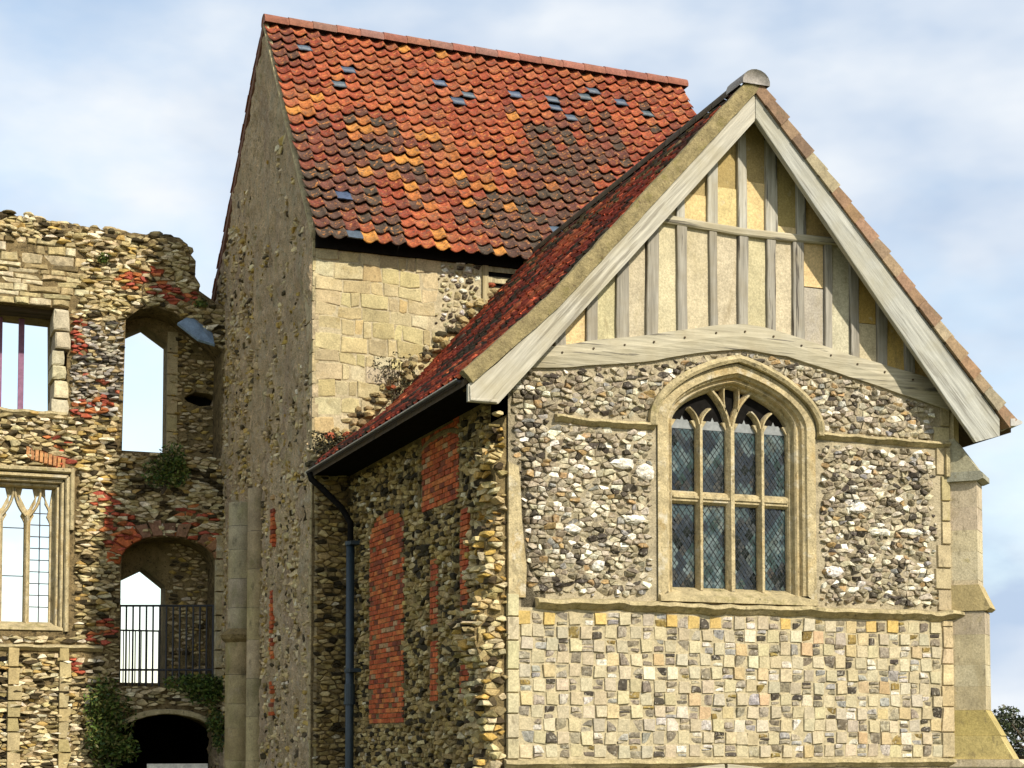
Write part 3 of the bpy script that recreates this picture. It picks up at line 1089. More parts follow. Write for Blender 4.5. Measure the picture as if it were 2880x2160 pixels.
# soffits of the overhanging verge
build('verge_soffit', *slab(FRONT, [(-0.6, 6.25), (3.29, 10.38), (3.29, 10.30), (-0.55, 6.15)], [], 0.33, -0.1), M['wood_dark'], HOUSE)
build('verge_soffit', *slab(FRONT, [(7.0, 6.30), (3.30, 10.36), (3.30, 10.28), (6.95, 6.2)], [], 0.33, -0.1), M['wood_dark'], HOUSE)

# ---------------- roof of the gabled house
ROOF = bpy.data.objects.new('roof', None)
link(ROOF, HOUSE, (3.28, 3.5, 6.2))
RL = [(-0.70, 6.26), (0.40, 7.26), (3.28, 10.46)]       # left slope section (x, z)
RR = [(7.28, 6.22), (3.28, 10.46)]


def slope_pt(sec, s):
    for a, b in zip(sec, sec[1:]):
        L = math.hypot(b[0] - a[0], b[1] - a[1])
        if s <= L or b is sec[-1]:
            t = s / L
            return (a[0] + (b[0] - a[0]) * t, a[1] + (b[1] - a[1]) * t), ((b[0] - a[0]) / L, (b[1] - a[1]) / L)
        s -= L


def sec_len(sec):
    return sum(math.hypot(b[0] - a[0], b[1] - a[1]) for a, b in zip(sec, sec[1:]))


def sag(x, y):
    """the old roof dips towards the tall house"""
    return -0.21 * max(0.0, y / 7.3) * max(0.0, min(1.0, (x + .7) / 1.5))


# roof deck under the tiles
for sec in (RL, RR):
    rings = []
    for y in (-0.33, 7.3):
        rings.append([Vector((p[0], y, p[1] - .05 + sag(p[0], y))) for p in sec] + [Vector((p[0], y, p[1] - .13 + sag(p[0], y))) for p in reversed(sec)])
    build('roof_deck', *chain(rings, True, True), M['wood_dark'], ROOF)


def tile_mesh(w, l, amp, lip, mat, col, seed, flat=False):
    rr = random.Random(seed)
    n = 8
    top, low, und = [], [], []
    for i in range(n + 1):
        t = i / n
        if flat:
            z = 0.004 * rr.uniform(-1, 1)
            dip = 0
        else:
            z = -amp * math.sin(math.pi * t / .72) if t < .72 else amp * .95 * math.sin(math.pi * (t - .72) / .28)
            dip = 0.020 * math.sin(math.pi * min(1, t / .72)) if t < .72 else 0
        x = t * w * 1.06
        k = rr.uniform(-.003, .003)
        top.append(Vector((x, l, z - 0.012)))
        low.append(Vector((x, -dip + k, z + lip)))
        und.append(Vector((x, -dip + k + .004, z + lip - 0.024)))
    vs = top + low + und
    m = n + 1
    fs = []
    for i in range(n):
        fs.append((i, i + 1, m + i + 1, m + i))
        fs.append((m + i, m + i + 1, 2 * m + i + 1, 2 * m + i))
    fs.append((0, m, 2 * m))
    fs.append((n, m + n, 2 * m + n))
    return mesh_data('tile', vs, fs, mat, col, not flat)


def lay_tiles(parent, origin_fn, rows, cols_n, w, gauge, palette_fn, rnd, limit, mats, keep=None, amp=.026, lip=.035, jit=.022):
    """origin_fn(col, row) -> (position, across, up, normal); palette_fn -> (key, colour, kind)"""
    cache = {}
    items = []
    for r in range(rows):
        for c in range(cols_n):
            pos, ax, up, nm = origin_fn(c, r)
            if keep and not keep(pos):
                continue
            key, col, kind = palette_fn(c, r)
            var = rnd.randrange(5)
            kk = (key, var)
            if kk not in cache:
                cache[kk] = tile_mesh(w, gauge * 1.28, amp, lip, mats[kind], vary(col, rnd, .22), var + 5, kind == 'slate')
            a = rnd.gauss(0, jit)
            ax2 = (ax * math.cos(a) + up * math.sin(a)).normalized()
            tl = rnd.gauss(0, jit * 1.2)
            up2 = (up * math.cos(tl) + nm * math.sin(tl)).normalized()
            up2 = (up2 - ax2 * up2.dot(ax2)).normalized()
            nm2 = ax2.cross(up2)
            pos = pos + up * rnd.gauss(0, .008) + ax * rnd.gauss(0, .005) + nm * abs(rnd.gauss(0, .004))
            items.append(((pos - CAM_LOC).length, pos, ax2, up2, nm2, cache[kk]))
    items.sort(key=lambda q: q[0])
    from mathutils import Matrix
    pw = WLOC[parent.name]
    rest = {}
    for i, (d, pos, ax, up, nm, me) in enumerate(items):
        mt = Matrix((ax, up, nm)).transposed()
        if i < limit:
            o = bpy.data.objects.new('tile', me)
            COL.objects.link(o)
            o.parent = parent
            m4 = mt.to_4x4()
            m4.translation = pos - pw
            o.matrix_local = m4
        else:
            mb = rest.setdefault(me.materials[0].name, (MB(), me.materials[0]))[0]
            cols = [tuple(x.color[:3]) for x in me.attributes['col'].data]
            mb.add([pos + mt @ v.co for v in me.vertices], [tuple(p.vertices) for p in me.polygons], cols[0])
    for nme, (mb, mat) in rest.items():
        tag(mb.build('tile_courses', mat, parent, True), kind='stuff')


rnd = random.Random(31)
OLD = [(0.42, 0.065, 0.028), (0.28, 0.045, 0.022), (0.50, 0.09, 0.035), (0.13, 0.04, 0.022), (0.07, 0.05, 0.028), (0.58, 0.14, 0.05), (0.17, 0.11, 0.05), (0.36, 0.055, 0.03)]


def old_pick(c, r):
    t = fbm(c * .22, r * .13, 3.3) + rnd.uniform(-.28, .28)
    k = 5 if t > .30 else (2 if t > .16 else (0 if t > .02 else (7 if t > -.10 else (1 if t > -.2 else (3 if t > -.32 else 4)))))
    if r > 16 and rnd.random() < .25 + .09 * (r - 16):
        k = rnd.choice((4, 3, 6))
    return (('o', k), OLD[k], 'old')


def left_origin(c, r):
    p, t = slope_pt(RL, r * 0.245)
    y = 7.26 - c * 0.245
    pos = Vector((p[0], y, p[1] + sag(p[0], y)))
    return pos, Vector((0, -1, 0)), Vector((t[0], 0, t[1])), Vector((-t[1], 0, t[0]))


lay_tiles(ROOF, left_origin, int(sec_len(RL) / 0.245), 31, 0.245, 0.245,
          old_pick,
          rnd, 300, {'old': M['tile_old'], 'slate': M['slate']}, amp=.03, lip=.05, jit=.05)


def right_origin(c, r):
    p, t = slope_pt(RR, r * 0.30)
    y = -0.36 + c * 0.30
    return Vector((p[0], y, p[1] + sag(3.28, y))), Vector((0, 1, 0)), Vector((t[0], 0, t[1])), Vector((-t[1], 0, t[0])) * -1


lay_tiles(ROOF, right_origin, int(sec_len(RR) / 0.30), 25, 0.30, 0.30, lambda c, r: ('br', (0.20, 0.10, 0.06), 'old'), rnd, 0,
          {'old': M['tile_old'], 'slate': M['slate']})
# mortared verge on the left, stepped tile ends on the right
rings = []
nv = 46
for i in range(nv + 1):
    s = sec_len(RL) * i / nv
    p, t = slope_pt(RL, s)
    j_ = 0.014 * fbm(s * 4, 3, 1)
    nx, nz = -t[1], t[0]
    hi_, lo_ = 0.055 + j_, -0.13 + 0.6 * j_
    fy = 0.425 + .012 * fbm(s * 6, 9, 2)
    P = lambda off, d: FRONT.p(p[0] + nx * off, p[1] + nz * off, d)
    rings.append([P(lo_, .33), P(lo_, fy), P((hi_ + lo_) / 2, fy + .012), P(hi_, fy), P(hi_ + .01, .36), P(hi_, .26)])
build('verge_mortar', *chain(rings, True, True), M['verge'], ROOF)
L = sec_len(RR)
k = 0
s = 0.0
rnd = random.Random(9)
while s < L - .1:
    ln = rnd.uniform(0.26, 0.32)
    p, t = slope_pt(RR, s)
    q, _ = slope_pt(RR, min(L, s + ln * 1.15))
    nx, nz = t[1], -t[0]
    nx, nz = (abs(nx), abs(nz))
    o0, o1 = 0.055 + rnd.uniform(-.01, .012), 0.02
    poly = [(p[0] + nx * -.12, p[1] + nz * -.12), (q[0] + nx * -.12, q[1] + nz * -.12), (q[0] + nx * o1, q[1] + nz * o1), (p[0] + nx * o0, p[1] + nz * o0)]
    build('verge_tile', *slab(FRONT, poly, [], .43 + rnd.uniform(-.012, .012), .2), M['ridge'], ROOF, vary(rnd.choice([(0.27, 0.17, 0.10), (0.30, 0.21, 0.13), (0.22, 0.14, 0.09), (0.32, 0.26, 0.17)]), rnd, .15))
    s += ln
# ridge tiles, first one capping the gable apex
y = -0.46
i = 0
while y < 7.2:
    rings = []
    for yy in (y, y + 0.47):
        rings.append([Vector((3.28 + (.20 if i < 1 else .16) * math.sin(a), yy, 10.40 + (.17 if i < 1 else .145) * math.cos(a) + sag(3.28, yy))) for a in [math.radians(x) for x in range(-100, 101, 20)]])
    base = [Vector((v.x, v.y, v.z - .0)) for v in rings[0]]
    v, f = chain(rings)
    f.append(tuple(range(11)))
    build('ridge_tile', v, f, M['ridge'], ROOF, vary((0.34, 0.31, 0.26) if i < 1 else (0.10, 0.075, 0.045), rnd, .1), True)
    y += 0.48
    i += 1

# gutters
for (xg, y0, y1, nm_) in ((-0.745, -0.28, 7.25, 'gutter'), (7.30, -0.42, 7.0, 'gutter')):
    rings = []
    for yy in (y0, (y0 + y1) / 2, y1):
        rings.append([Vector((xg + 0.028 * math.cos(a), yy, 6.215 + 0.028 * math.sin(a))) for a in [math.radians(x) for x in range(180, 361, 20)]])
    v, f = chain(rings)
    f.append(tuple(range(10)))
    build(nm_, v, f, M['iron'] if xg < 0 else M['gutter'], HOUSE)
    if xg < 0:
        build('gutter_lip', *tube([(xg - .03, y0, 6.22), (xg - .03, 3, 6.215), (xg - .03, y1, 6.22)], .009), M['gutter'], HOUSE)
for yy in (-.30,):
    build('gutter_stop', *chain([[Vector((7.20, -.43, 6.16)), Vector((7.20, -.43, 6.26)), Vector((7.20, -.2, 6.26)), Vector((7.20, -.2, 6.12))],
                                 [Vector((7.30, -.42, 6.17)), Vector((7.30, -.42, 6.27)), Vector((7.30, -.22, 6.27)), Vector((7.30, -.22, 6.14))],
                                 [Vector((7.45, -.36, 6.22)), Vector((7.45, -.36, 6.25)), Vector((7.45, -.30, 6.25)), Vector((7.45, -.30, 6.22))]], True, True), M['gutter'], HOUSE)
# rafter feet / eaves board closing the left eaves, eave shade put into its near-black colour
build('eave_shade_board', *chain([[Vector((-0.66, y, 6.175)), Vector((-0.02, y, 6.20)), Vector((-0.02, y, 6.30)), Vector((-0.64, y, 6.20))] for y in (-.30, 7.3)], True, True), M['dark'], HOUSE)

# ---------------- left side wall
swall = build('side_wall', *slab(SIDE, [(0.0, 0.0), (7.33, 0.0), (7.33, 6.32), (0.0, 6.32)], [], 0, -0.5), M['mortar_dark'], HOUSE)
rnd = random.Random(52)
PAN1 = lambda y, z: 4.30 < y < 6.12 and 2.12 < z < 4.92 + 0.42 * math.sqrt(max(0, 1 - ((y - 5.21) / .93) ** 2))
PAN2 = lambda y, z: 1.85 < y < 3.45 and 5.10 < z < 6.2
STR1 = lambda y, z: 1.40 < y < 1.72 and 2.4 < z < 4.95
STR2 = lambda y, z: 2.72 < y < 3.05 and 2.4 < z < 4.4 and (z < 3.2 or z > 3.45)


def in_side(y, z):
    return 0.62 < y < 7.28 and 0.9 < z < 6.15 and not (PAN1(y, z) or PAN2(y, z) or STR1(y, z) or STR2(y, z))


pieces = []
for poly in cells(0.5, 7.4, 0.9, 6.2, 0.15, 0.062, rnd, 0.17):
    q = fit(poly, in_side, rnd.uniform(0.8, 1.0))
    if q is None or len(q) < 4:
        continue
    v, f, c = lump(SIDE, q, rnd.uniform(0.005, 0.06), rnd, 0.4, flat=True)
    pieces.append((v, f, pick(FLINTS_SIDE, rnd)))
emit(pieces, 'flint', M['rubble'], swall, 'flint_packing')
# stub of a torn-away wall at the left corner: ragged ochre stones facing front
STUB = Frame((0, 0.035, 0), (1, 0, 0), (0, -1, 0))


def stub_left(z):
    return -0.30 - .09 * math.sin(z * 2.1 + .6) - .06 * math.sin(z * 6.3) - .04 * math.sin(z * 13 + 1) - (.10 if z < 3.3 else 0) + max(0, (z - 5.2)) * .25


sp = [(0.0, 0.0)] + [(stub_left(0) + .06, 0.0)] + [(stub_left(k * .16) + .07, k * .16) for k in range(1, 37)] + [(0.0, 5.9)]
stub = build('wall_stub', *slab(STUB, sp, [], 0, -.55), M['mortar_dark'], HOUSE)
pieces = []
OCH = [(30, (0.50, 0.38, 0.18)), (22, (0.56, 0.46, 0.26)), (12, (0.50, 0.32, 0.09)), (16, (0.07, 0.05, 0.025)), (10, (0.60, 0.51, 0.30)), (8, (0.28, 0.22, 0.1))]
for poly in cells(-0.7, 0.05, 0.9, 6.0, 0.125, 0.07, rnd, 0.14):
    q = fit(poly, lambda u, z: stub_left(z) < u < -.005 and .9 < z < 5.95, rnd.uniform(.85, 1.05))
    if q is None or len(q) < 4:
        continue
    v, f, c = lump(STUB, q, rnd.uniform(.002, .09), rnd, 0.5, sink=.14, flat=True)
    pieces.append((v, f, pick(OCH, rnd)))
STUBL = Frame((-0.26, 0, 0), (0, 1, 0), (-1, 0, 0))
for poly in cells(0., .75, 0.9, 5.8, 0.14, 0.075, rnd, 0.12):
    q = fit(poly, lambda y, z: .05 < y < .70 and .9 < z < 5.8, rnd.uniform(.85, 1.05))
    if q is None or len(q) < 4:
        continue
    k = -.26 - stub_left(centroid(q)[1])
    v, f, c = lump(STUBL, q, k + rnd.uniform(-.06, .04), rnd, 0.5, sink=.2, flat=True)
    pieces.append((v, f, pick(OCH, rnd)))
emit(pieces, 'corner_stone', M['rubble'], stub, 'corner_stone_packing')
pieces = []
# bricks of the blocked openings


def lay_bricks(fr, u0, u1, v0, v1, inside, rnd, bw=0.225, bh=0.0765, out=0.012, base=0.0):
    r = 0
    z = v0
    while z < v1:
        u = u0 - (bw / 2 if r % 2 else 0)
        while u < u1:
            a, b = max(u, u0) + .004, min(u + bw, u1) - .004
            if b - a > .05 and inside((a + b) / 2 + .07 * fbm(u * 3, z * 5, 1), z + bh / 2 + .05 * fbm(u * 4, z * 3, 6)) and rnd.random() < .975:
                j = lambda: rnd.uniform(-.003, .003)
                poly = [(a + j(), z + .005 + j()), (b + j(), z + .005 + j()), (b + j(), z + bh - .005 + j()), (a + j(), z + bh - .005 + j())]
                v, f, c = block(fr, poly, out + rnd.uniform(-.004, .012), rnd, .005, base=base)
                pieces.append((v, f, pick(BRICKS, rnd)))
            u += bw
        z += bh
        r += 1


lay_bricks(SIDE, 4.30, 6.12, 2.12, 5.4, PAN1, rnd)
lay_bricks(SIDE, 1.85, 3.45, 5.10, 6.2, PAN2, rnd)
lay_bricks(SIDE, 1.40, 1.72, 2.40, 4.95, STR1, rnd, out=.03)
lay_bricks(SIDE, 2.72, 3.05, 2.40, 4.40, STR2, rnd)
emit(pieces, 'brick', M['brick'], swall, 'brick_packing')
for (cy, hw, zs, rise, z0) in ((5.21, 1.06, 4.9, .55, 4.6), (2.65, .92, 5.9, .2, 5.1)):
    pts = [(cy + hw * math.cos(a), zs + rise * math.sin(a)) for a in [math.pi * i / 14 for i in range(15)]]
    build('relieving_arch', *bar2d(SIDE, [(cy + hw, z0)] + pts + [(cy - hw, z0)], 0.085, -.02, .012, .028, .6), M['mortar_dark'], HOUSE)

# ---------------- downpipe
PX, PY = -0.16, 6.72
PIPE = build('downpipe', *tube([(PX, PY, 0.0), (PX, PY, 1.5), (PX, PY, 5.05)], 0.068, 14), M['pipe'], HOUSE, smooth=True)
build('swan_neck', *tube([(PX, PY, 5.0), (PX, PY, 5.35), (PX - .12, PY + .1, 5.6), (PX - .42, PY + .3, 5.95), (PX - .56, PY + .36, 6.08), (PX - .58, PY + .38, 6.18)], 0.05, 12), M['dark'], PIPE, smooth=True)  # near-black instead of pipe paint: eave shade put into the colour
for zc, hgt, rr in ((5.02, .06, .086), (2.98, .05, .088), (2.62, .28, .084), (2.46, .05, .095)):
    build('pipe_collar', *tube([(PX, PY, zc - hgt / 2), (PX, PY, zc + hgt / 2)], rr, 14), M['pipe'], PIPE)
for zc in (2.98, 5.02):
    build('pipe_bracket', *box(SIDE, PY - .17, PY + .17, zc - .03, zc + .03, .20, -.01), M['pipe'], PIPE)

# ---------------- diagonal buttress at the right corner
BUT = bpy.data.objects.new('buttress', None)
link(BUT, HOUSE, (6.7, -.2, 0))
s2 = math.sqrt(.5)
DIAG = Frame((6.50, 0.0, 0), (s2, s2, 0), (s2, -s2, 0))      # u across the buttress, d outwards
BW = 0.46


def stage(name, prof_pts, w0, w1, mat_col, parent, n=1, grow=0.0):
    """prof_pts: (length, z) pairs going up"""
    rings = []
    for (l, z) in prof_pts:
        rings.append([DIAG.p(w0, z, -.35), DIAG.p(w0, z, l), DIAG.p(w1, z, l), DIAG.p(w1, z, -.35)])
    return build(name, *chain(rings, True, True), M['buttress'], parent, mat_col)


rnd = random.Random(4)
STN = (0.50, 0.42, 0.27)
z = 2.27
while z < 5.40:
    h = min(rnd.uniform(0.28, 0.46), 5.40 - z)
    if z < 3.62 <= z + h:
        h = 3.62 - z
    l = 0.44 if z < 3.6 else 0.36
    if h > .03:
        stage('ashlar_block', [(l - .005, z), (l, z + .006), (l, z + h - .007), (l - .006, z + h - .001)], 0, BW, vary(STN, rnd, .12), BUT)
    z += h
stage('base_course', [(.86, 0), (.86, 1.50)], -.06, BW + .06, vary(STN, rnd), BUT)
stage('base_moulding', [(.90, 1.501), (.93, 1.54), (.86, 1.60)], -.08, BW + .08, vary(STN, rnd), BUT)
stage('sloped_base', [(.80, 1.602), (.62, 1.92)], -.03, BW + .03, (0.44, 0.35, 0.14), BUT)
stage('sloped_base', [(.64, 1.922), (.62, 1.95), (.44, 2.268)], -.02, BW + .02, (0.42, 0.33, 0.12), BUT)
stage('weathering', [(.47, 3.622), (.52, 3.66), (.37, 3.98)], -.02, BW + .02, (0.42, 0.33, 0.16), BUT)
stage('drip_course', [(.38, 5.401), (.46, 5.43), (.455, 5.50), (.42, 5.53)], -.07, BW + .05, (0.30, 0.29, 0.22), BUT)
stage('weathering', [(.40, 5.531), (.07, 6.0)], -.03, BW + .02, (0.36, 0.33, 0.22), BUT)
stage('upper_pier', [(.06, 5.9), (.06, 6.4)], .02, BW - .03, (0.50, 0.41, 0.23), BUT)

# ================================================================== TALL HOUSE
TOWER = thing('tall_house', 'tall stone house with steep orange pantile roof and bare gable end', 'house', (3.7, 11.5, 0))
TX0, TX1, TY0, TY1 = -0.65, 8.0, 7.33, 16.0
RIDGE_Y, RIDGE_Z = 11.05, 15.25
EAVE_Z = 10.34
twall = build('front_wall', *slab(TFRONT, [(TX0 + .02, 0), (TX1, 0), (TX1, 10.42), (TX0 + .02, 10.42)], [], 0, -0.6), M['band_mortar'], TOWER)
rnd = random.Random(66)


def junction(u):
    """top of the lower roof against this wall"""
    return 6.29 + (u + 0.65) * .965


pieces = []
z = 5.6
CREAMS = [(46, (0.46, 0.38, 0.205)), (26, (0.43, 0.35, 0.185)), (14, (0.50, 0.43, 0.26)), (8, (0.40, 0.32, 0.17)), (6, (0.45, 0.34, 0.155))]
while z < 10.36:
    h = rnd.uniform(0.20, 0.31)
    u = TX0 + .03
    first = True
    while u < 3.4:
        w = rnd.choice((.16, .24, .3, .36, .44, .56)) * rnd.uniform(.85, 1.15) if not first else rnd.uniform(.3, .5)
        first = False
        wave = lambda uu: 0.035 * math.sin(uu * 1.7 + z) + 0.02 * math.sin(uu * 4.1 + z * 2)
        j = lambda: rnd.uniform(-.028, .028)
        top = min(z + h, 10.38)
        poly = [(u + .006 + j() * .4, z + .006 + wave(u) + j()), (u + w * .5, z + .004 + wave(u + w / 2) + j() * .6), (u + w - .006 + j() * .6, z + .006 + wave(u + w) + j()),
                (u + w - .006 + j() * .6, top - .006 + wave(u + w) + j()), (u + w * .5, top - .004 + wave(u + w / 2) + j() * .6), (u + .006 + j() * .4, top - .006 + wave(u) + j())]
        cx, cy = u + w / 2, z + h / 2
        vent = 2.25 < cx + w * .5 and cy > 9.0
        fl = (cx - 1.95) ** 2 / .16 + (cy - 9.6) ** 2 / .36 < 1 or (abs(cx - 1.75) < .25 and abs(cy - 9.0) < .18)
        if cy + h * .5 > junction(u) - .05 and not vent and not fl and top - z > .08:
            v, f, c = block(TFRONT, poly, rnd.uniform(.002, .022), rnd, .016, tilt=.05)
            pieces.append((v, f, pick(CREAMS, rnd)))
        u += w
    z += h
emit(pieces, 'stone_block', M['ashlar'], twall, 'stone_packing')
pieces = []
for poly in cells(1.3, 2.4, 8.7, 10.3, 0.12, 0.085, rnd, .2):
    q = fit(poly, lambda u, v: ((u - 1.95) ** 2 / .2 + (v - 9.6) ** 2 / .42 < 1 or (abs(u - 1.75) < .3 and abs(v - 9.0) < .2)) and u < 2.28, rnd.uniform(.55, .85))
    if q and len(q) > 3:
        v, f, c = lump(TFRONT, q, rnd.uniform(.02, .05), rnd, .3)
        pieces.append((v, f, pick([(40, (0.42, 0.36, 0.2)), (30, (0.72, 0.68, 0.58)), (15, (0.08, 0.06, 0.04)), (15, (0.3, 0.24, 0.12))], rnd)))
emit(pieces, 'flint', M['flint'], twall, 'flint_packing')
# raking fillet of stones where the lower roof abuts
pieces = []
u = -0.62
while u < 2.6:
    zz = junction(u) + .05
    for kx in range(3):
        su, sv = rnd.uniform(.06, .14), rnd.uniform(.04, .09)
        cu, cv = u + rnd.uniform(-.05, .05), zz + .11 * kx + rnd.uniform(-.05, .04)
        poly = [(cu + su * math.cos(a + .75) * rnd.uniform(.8, 1.1), cv + sv * math.sin(a + .75) * rnd.uniform(.8, 1.1)) for a in [i * 1.047 for i in range(6)]]
        v, f, c = lump(TFRONT, poly, rnd.uniform(.06, .20) * (1 - .25 * kx), rnd, .4)
        pieces.append((v, f, pick([(40, (0.38, 0.29, 0.14)), (25, (0.24, 0.17, 0.08)), (15, (0.05, 0.04, 0.02)), (14, (0.5, 0.42, 0.26)), (6, (0.34, 0.09, 0.04))], rnd)))
    u += .13
emit(pieces, 'fillet_stone', M['rubble'], twall, 'fillet_packing')

build('rubble_strip', *box(TFRONT, -.64, -.002, 0, 6.28, .008, -.05), M['mortar_ruin'], TOWER)
pieces = []
for poly in cells(-.7, .1, 0.9, 6.4, 0.15, 0.068, rnd, .12):
    q = fit(poly, lambda u, v: -.62 < u < -.03 and .9 < v < 6.3, rnd.uniform(.8, 1.0))
    if q and len(q) > 3:
        v, f, c = lump(TFRONT, q, rnd.uniform(.02, .08), rnd, .4, flat=True)
        pieces.append((v, f, pick(FLINTS_SIDE, rnd)))
emit(pieces, 'flint', M['rubble'], twall, 'flint_packing', 150)

# louvred vent
VENT = bpy.data.objects.new('vent_window', None)
link(VENT, TOWER, (2.75, 7.3, 9.3))
for (a, b, c_, d_) in ((2.30, 2.40, 9.1, 10.1), (3.25, 3.34, 9.1, 10.1), (2.40, 3.25, 10.02, 10.1), (2.40, 3.25, 9.1, 9.2)):
    build('vent_frame', *box(TFRONT, a, b, c_, d_, .05, -.05), M['wood_pale'], VENT)
build('vent_backing', *box(TFRONT, 2.40, 3.25, 9.2, 10.02, 0.004, -.03), M['dark'], VENT)
for i in range(4):
    zz = 9.28 + i * .19
    vs = [TFRONT.p(u, zz_, d) for u in (2.401, 3.249) for (zz_, d) in ((zz, .045), (zz + .012, .05), (zz + .12, .012), (zz + .10, .006))]
    build('louvre', vs, [(0, 1, 5, 4), (1, 2, 6, 5), (2, 3, 7, 6), (3, 0, 4, 7), (0, 1, 2, 3), (4, 5, 6, 7)], M['wood_pale'], VENT)

# gable end (left): rough rendered rubble with real relief
def gable_top(y):
    if y < RIDGE_Y:
        return RIDGE_Z - (RIDGE_Y - y) * (RIDGE_Z - 10.30) / (RIDGE_Y - TY0) - 0.06
    return RIDGE_Z - (y - RIDGE_Y) * 0.86 - 0.06


NY, NZ = 200, 340
gv, gf = [], []
for i in range(NY + 1):
    y = TY0 + (TY1 - TY0) * i / NY
    zt = gable_top(y)
    for k in range(NZ + 1):
        z = zt * k / NZ
        rough = 0.35 + 0.65 * max(0, min(1, (12.2 - z) / 3.0)) * (1.0 if y > 10.5 or z < 8 else .45)
        d = 0.06 * fbm(y, z * .55, 1.3, 1.6) + (.45 + rough) * 0.05 * fbm(y, z * .6, 5.1, 4.5) + .03 * abs(fbm(y * 1.3, z, 2.2, 7))
        if i in (0, NY) or k == NZ:
            d = min(d, .0)
        if abs(y - 10.45) < .17 and abs(z - 10.62) < .16:
            d = -.30
        gv.append(TGABLE.p(y, z, d))
for i in range(NY):
    for k in range(NZ):
        a = i * (NZ + 1) + k
        gf.append((a, a + NZ + 1, a + NZ + 2, a + 1))
gwall = build('gable_wall', gv, gf, M['gable_render'], TOWER)
build('putlog_stone', *box(TGABLE, 10.34, 10.52, 10.55, 10.72, -.1, -.3), M['dressed'], gwall)
build('gable_core', *slab(TGABLE, [(TY0 + .05, 0), (TY1 - .05, 0), (TY1 - .05, 10.7), (RIDGE_Y, 15.0), (TY0 + .05, 10.1)], [], -.32, -.7), M['mortar_dark'], gwall)
rnd = random.Random(90)
pieces = []
GST = [(30, (0.54, 0.41, 0.22)), (22, (0.44, 0.33, 0.17)), (11, (0.08, 0.06, 0.03)), (18, (0.60, 0.49, 0.29)), (3, (0.60, 0.52, 0.36)), (14, (0.44, 0.30, 0.085))]


def in_gable(y, z):
    if not (TY0 + .05 < y < TY1 - .3) or z > gable_top(y) - .15 or z < .9:
        return False
    edge = 13.4
    if z > edge:
        return False
    far = min(1, max(0, (y - 11.3) / 1.5))
    low = min(1, max(0, (7.6 - z) / 1.6))
    return fbm(y, z * .6, 9.9, 2.6) > 0.02 - .6 * max(far, low * (1 if y < 11 else .8)) + .16 * max(0, z - 10.3)


for poly in cells(TY0, TY1, 0.9, 12.4, 0.17, 0.07, rnd, 0.2):
    q = fit(poly, in_gable, rnd.uniform(.62, 1.05))
    if q and len(q) > 3:
        v, f, c = lump(TGABLE, q, rnd.uniform(-.01, .045), rnd, .4, sink=.12, flat=True)
        pieces.append((v, f, pick(GST, rnd)))
emit(pieces, 'stone', M['rubble'], gwall, 'stone_packing')
# coping edge along the near verge
rings = []
for i in range(31):
    y = TY0 - .03 + (RIDGE_Y - TY0 + .03) * i / 30
    z = RIDGE_Z - (RIDGE_Y - y) * (RIDGE_Z - 10.30) / (RIDGE_Y - TY0)
    w = .012 * fbm(y * 3, 1, 1)
    rings.append([TGABLE.p(y, z - .16 + w, -.02), TGABLE.p(y, z - .15 + w, .045), TGABLE.p(y, z - .03, .055), TGABLE.p(y, z, -.04)])
build('verge_fillet', *chain(rings, True, True), M['string'], TOWER)
rings = []
for i in range(31):
    y = RIDGE_Y + (TY1 - RIDGE_Y) * i / 30
    z = RIDGE_Z - (y - RIDGE_Y) * .86
    w = .03 * fbm(y * 4, 1, 1)
    rings.append([TGABLE.p(y, z - .2 + w, -.02), TGABLE.p(y, z - .18 + w, .05), TGABLE.p(y, z + .03 + w, .05), TGABLE.p(y, z + .06, -.1)])
build('verge_bricks', *chain(rings, True, True), M['brick'], TOWER, (0.16, 0.075, 0.045))
# quoin blocks at the near corner of the gable
rnd = random.Random(17)
z = 0.8
while z < 10.1:
    h = rnd.uniform(.2, .34)
    w = rnd.choice((.22, .34, .42))
    v, f, c = block(TGABLE, [(TY0 - .01, z + .006), (TY0 + w, z + .006), (TY0 + w + rnd.uniform(-.03, .03), z + h - .006), (TY0 - .01, z + h - .006)], rnd.uniform(.004, .014), rnd, .014, sink=.1)
    build('quoin', v, f, M['rubble'], TOWER, vary((0.38, 0.30, 0.165) if z < 6.5 else (0.42, 0.34, 0.195), rnd, .15))
    z += h
# other walls, plain
build('back_wall', *box(Frame((0, 0, 0), (1, 0, 0), (0, 1, 0)), TX0 + .3, TX1, 0, 10.9, TY1 - .02, TY1 - .5), M['mortar_dark'], TOWER)
build('end_wall', *slab(Frame((TX1, 0, 0), (0, 1, 0), (1, 0, 0)), [(TY0, 0), (TY1, 0), (TY1, 10.9), (RIDGE_Y, 15.1), (TY0, 10.2)], [], -.15, -.6), M['mortar'], TOWER)

# roof
TROOF = bpy.data.objects.new('roof', None)
link(TROOF, TOWER, (3.7, 11, 10.3))
EY, EZ = TY0 - 0.36, 10.30 - 0.27
upv = Vector((0, RIDGE_Y - EY, RIDGE_Z - EZ))
SLEN = upv.length
upv.normalize()
nmv = Vector((1, 0, 0)).cross(upv)
build('roof_deck', *chain([[Vector((x, TY0 + .0, 10.24)), Vector((x, RIDGE_Y, RIDGE_Z - .06)), Vector((x, TY1 + .1, RIDGE_Z - (TY1 + .1 - RIDGE_Y) * .86)),
                            Vector((x, TY1 + .1, RIDGE_Z - .1 - (TY1 + .1 - RIDGE_Y) * .86)), Vector((x, RIDGE_Y, RIDGE_Z - .2)), Vector((x, TY0 + .0, 10.14))] for x in (TX0 + .02, TX1)], True, True),
      M['wood_dark'], TROOF)
GA = 0.272
NROW = int(SLEN / GA)
TW = 0.253
NCOL = int((TX1 + .06 - TX0) / TW)
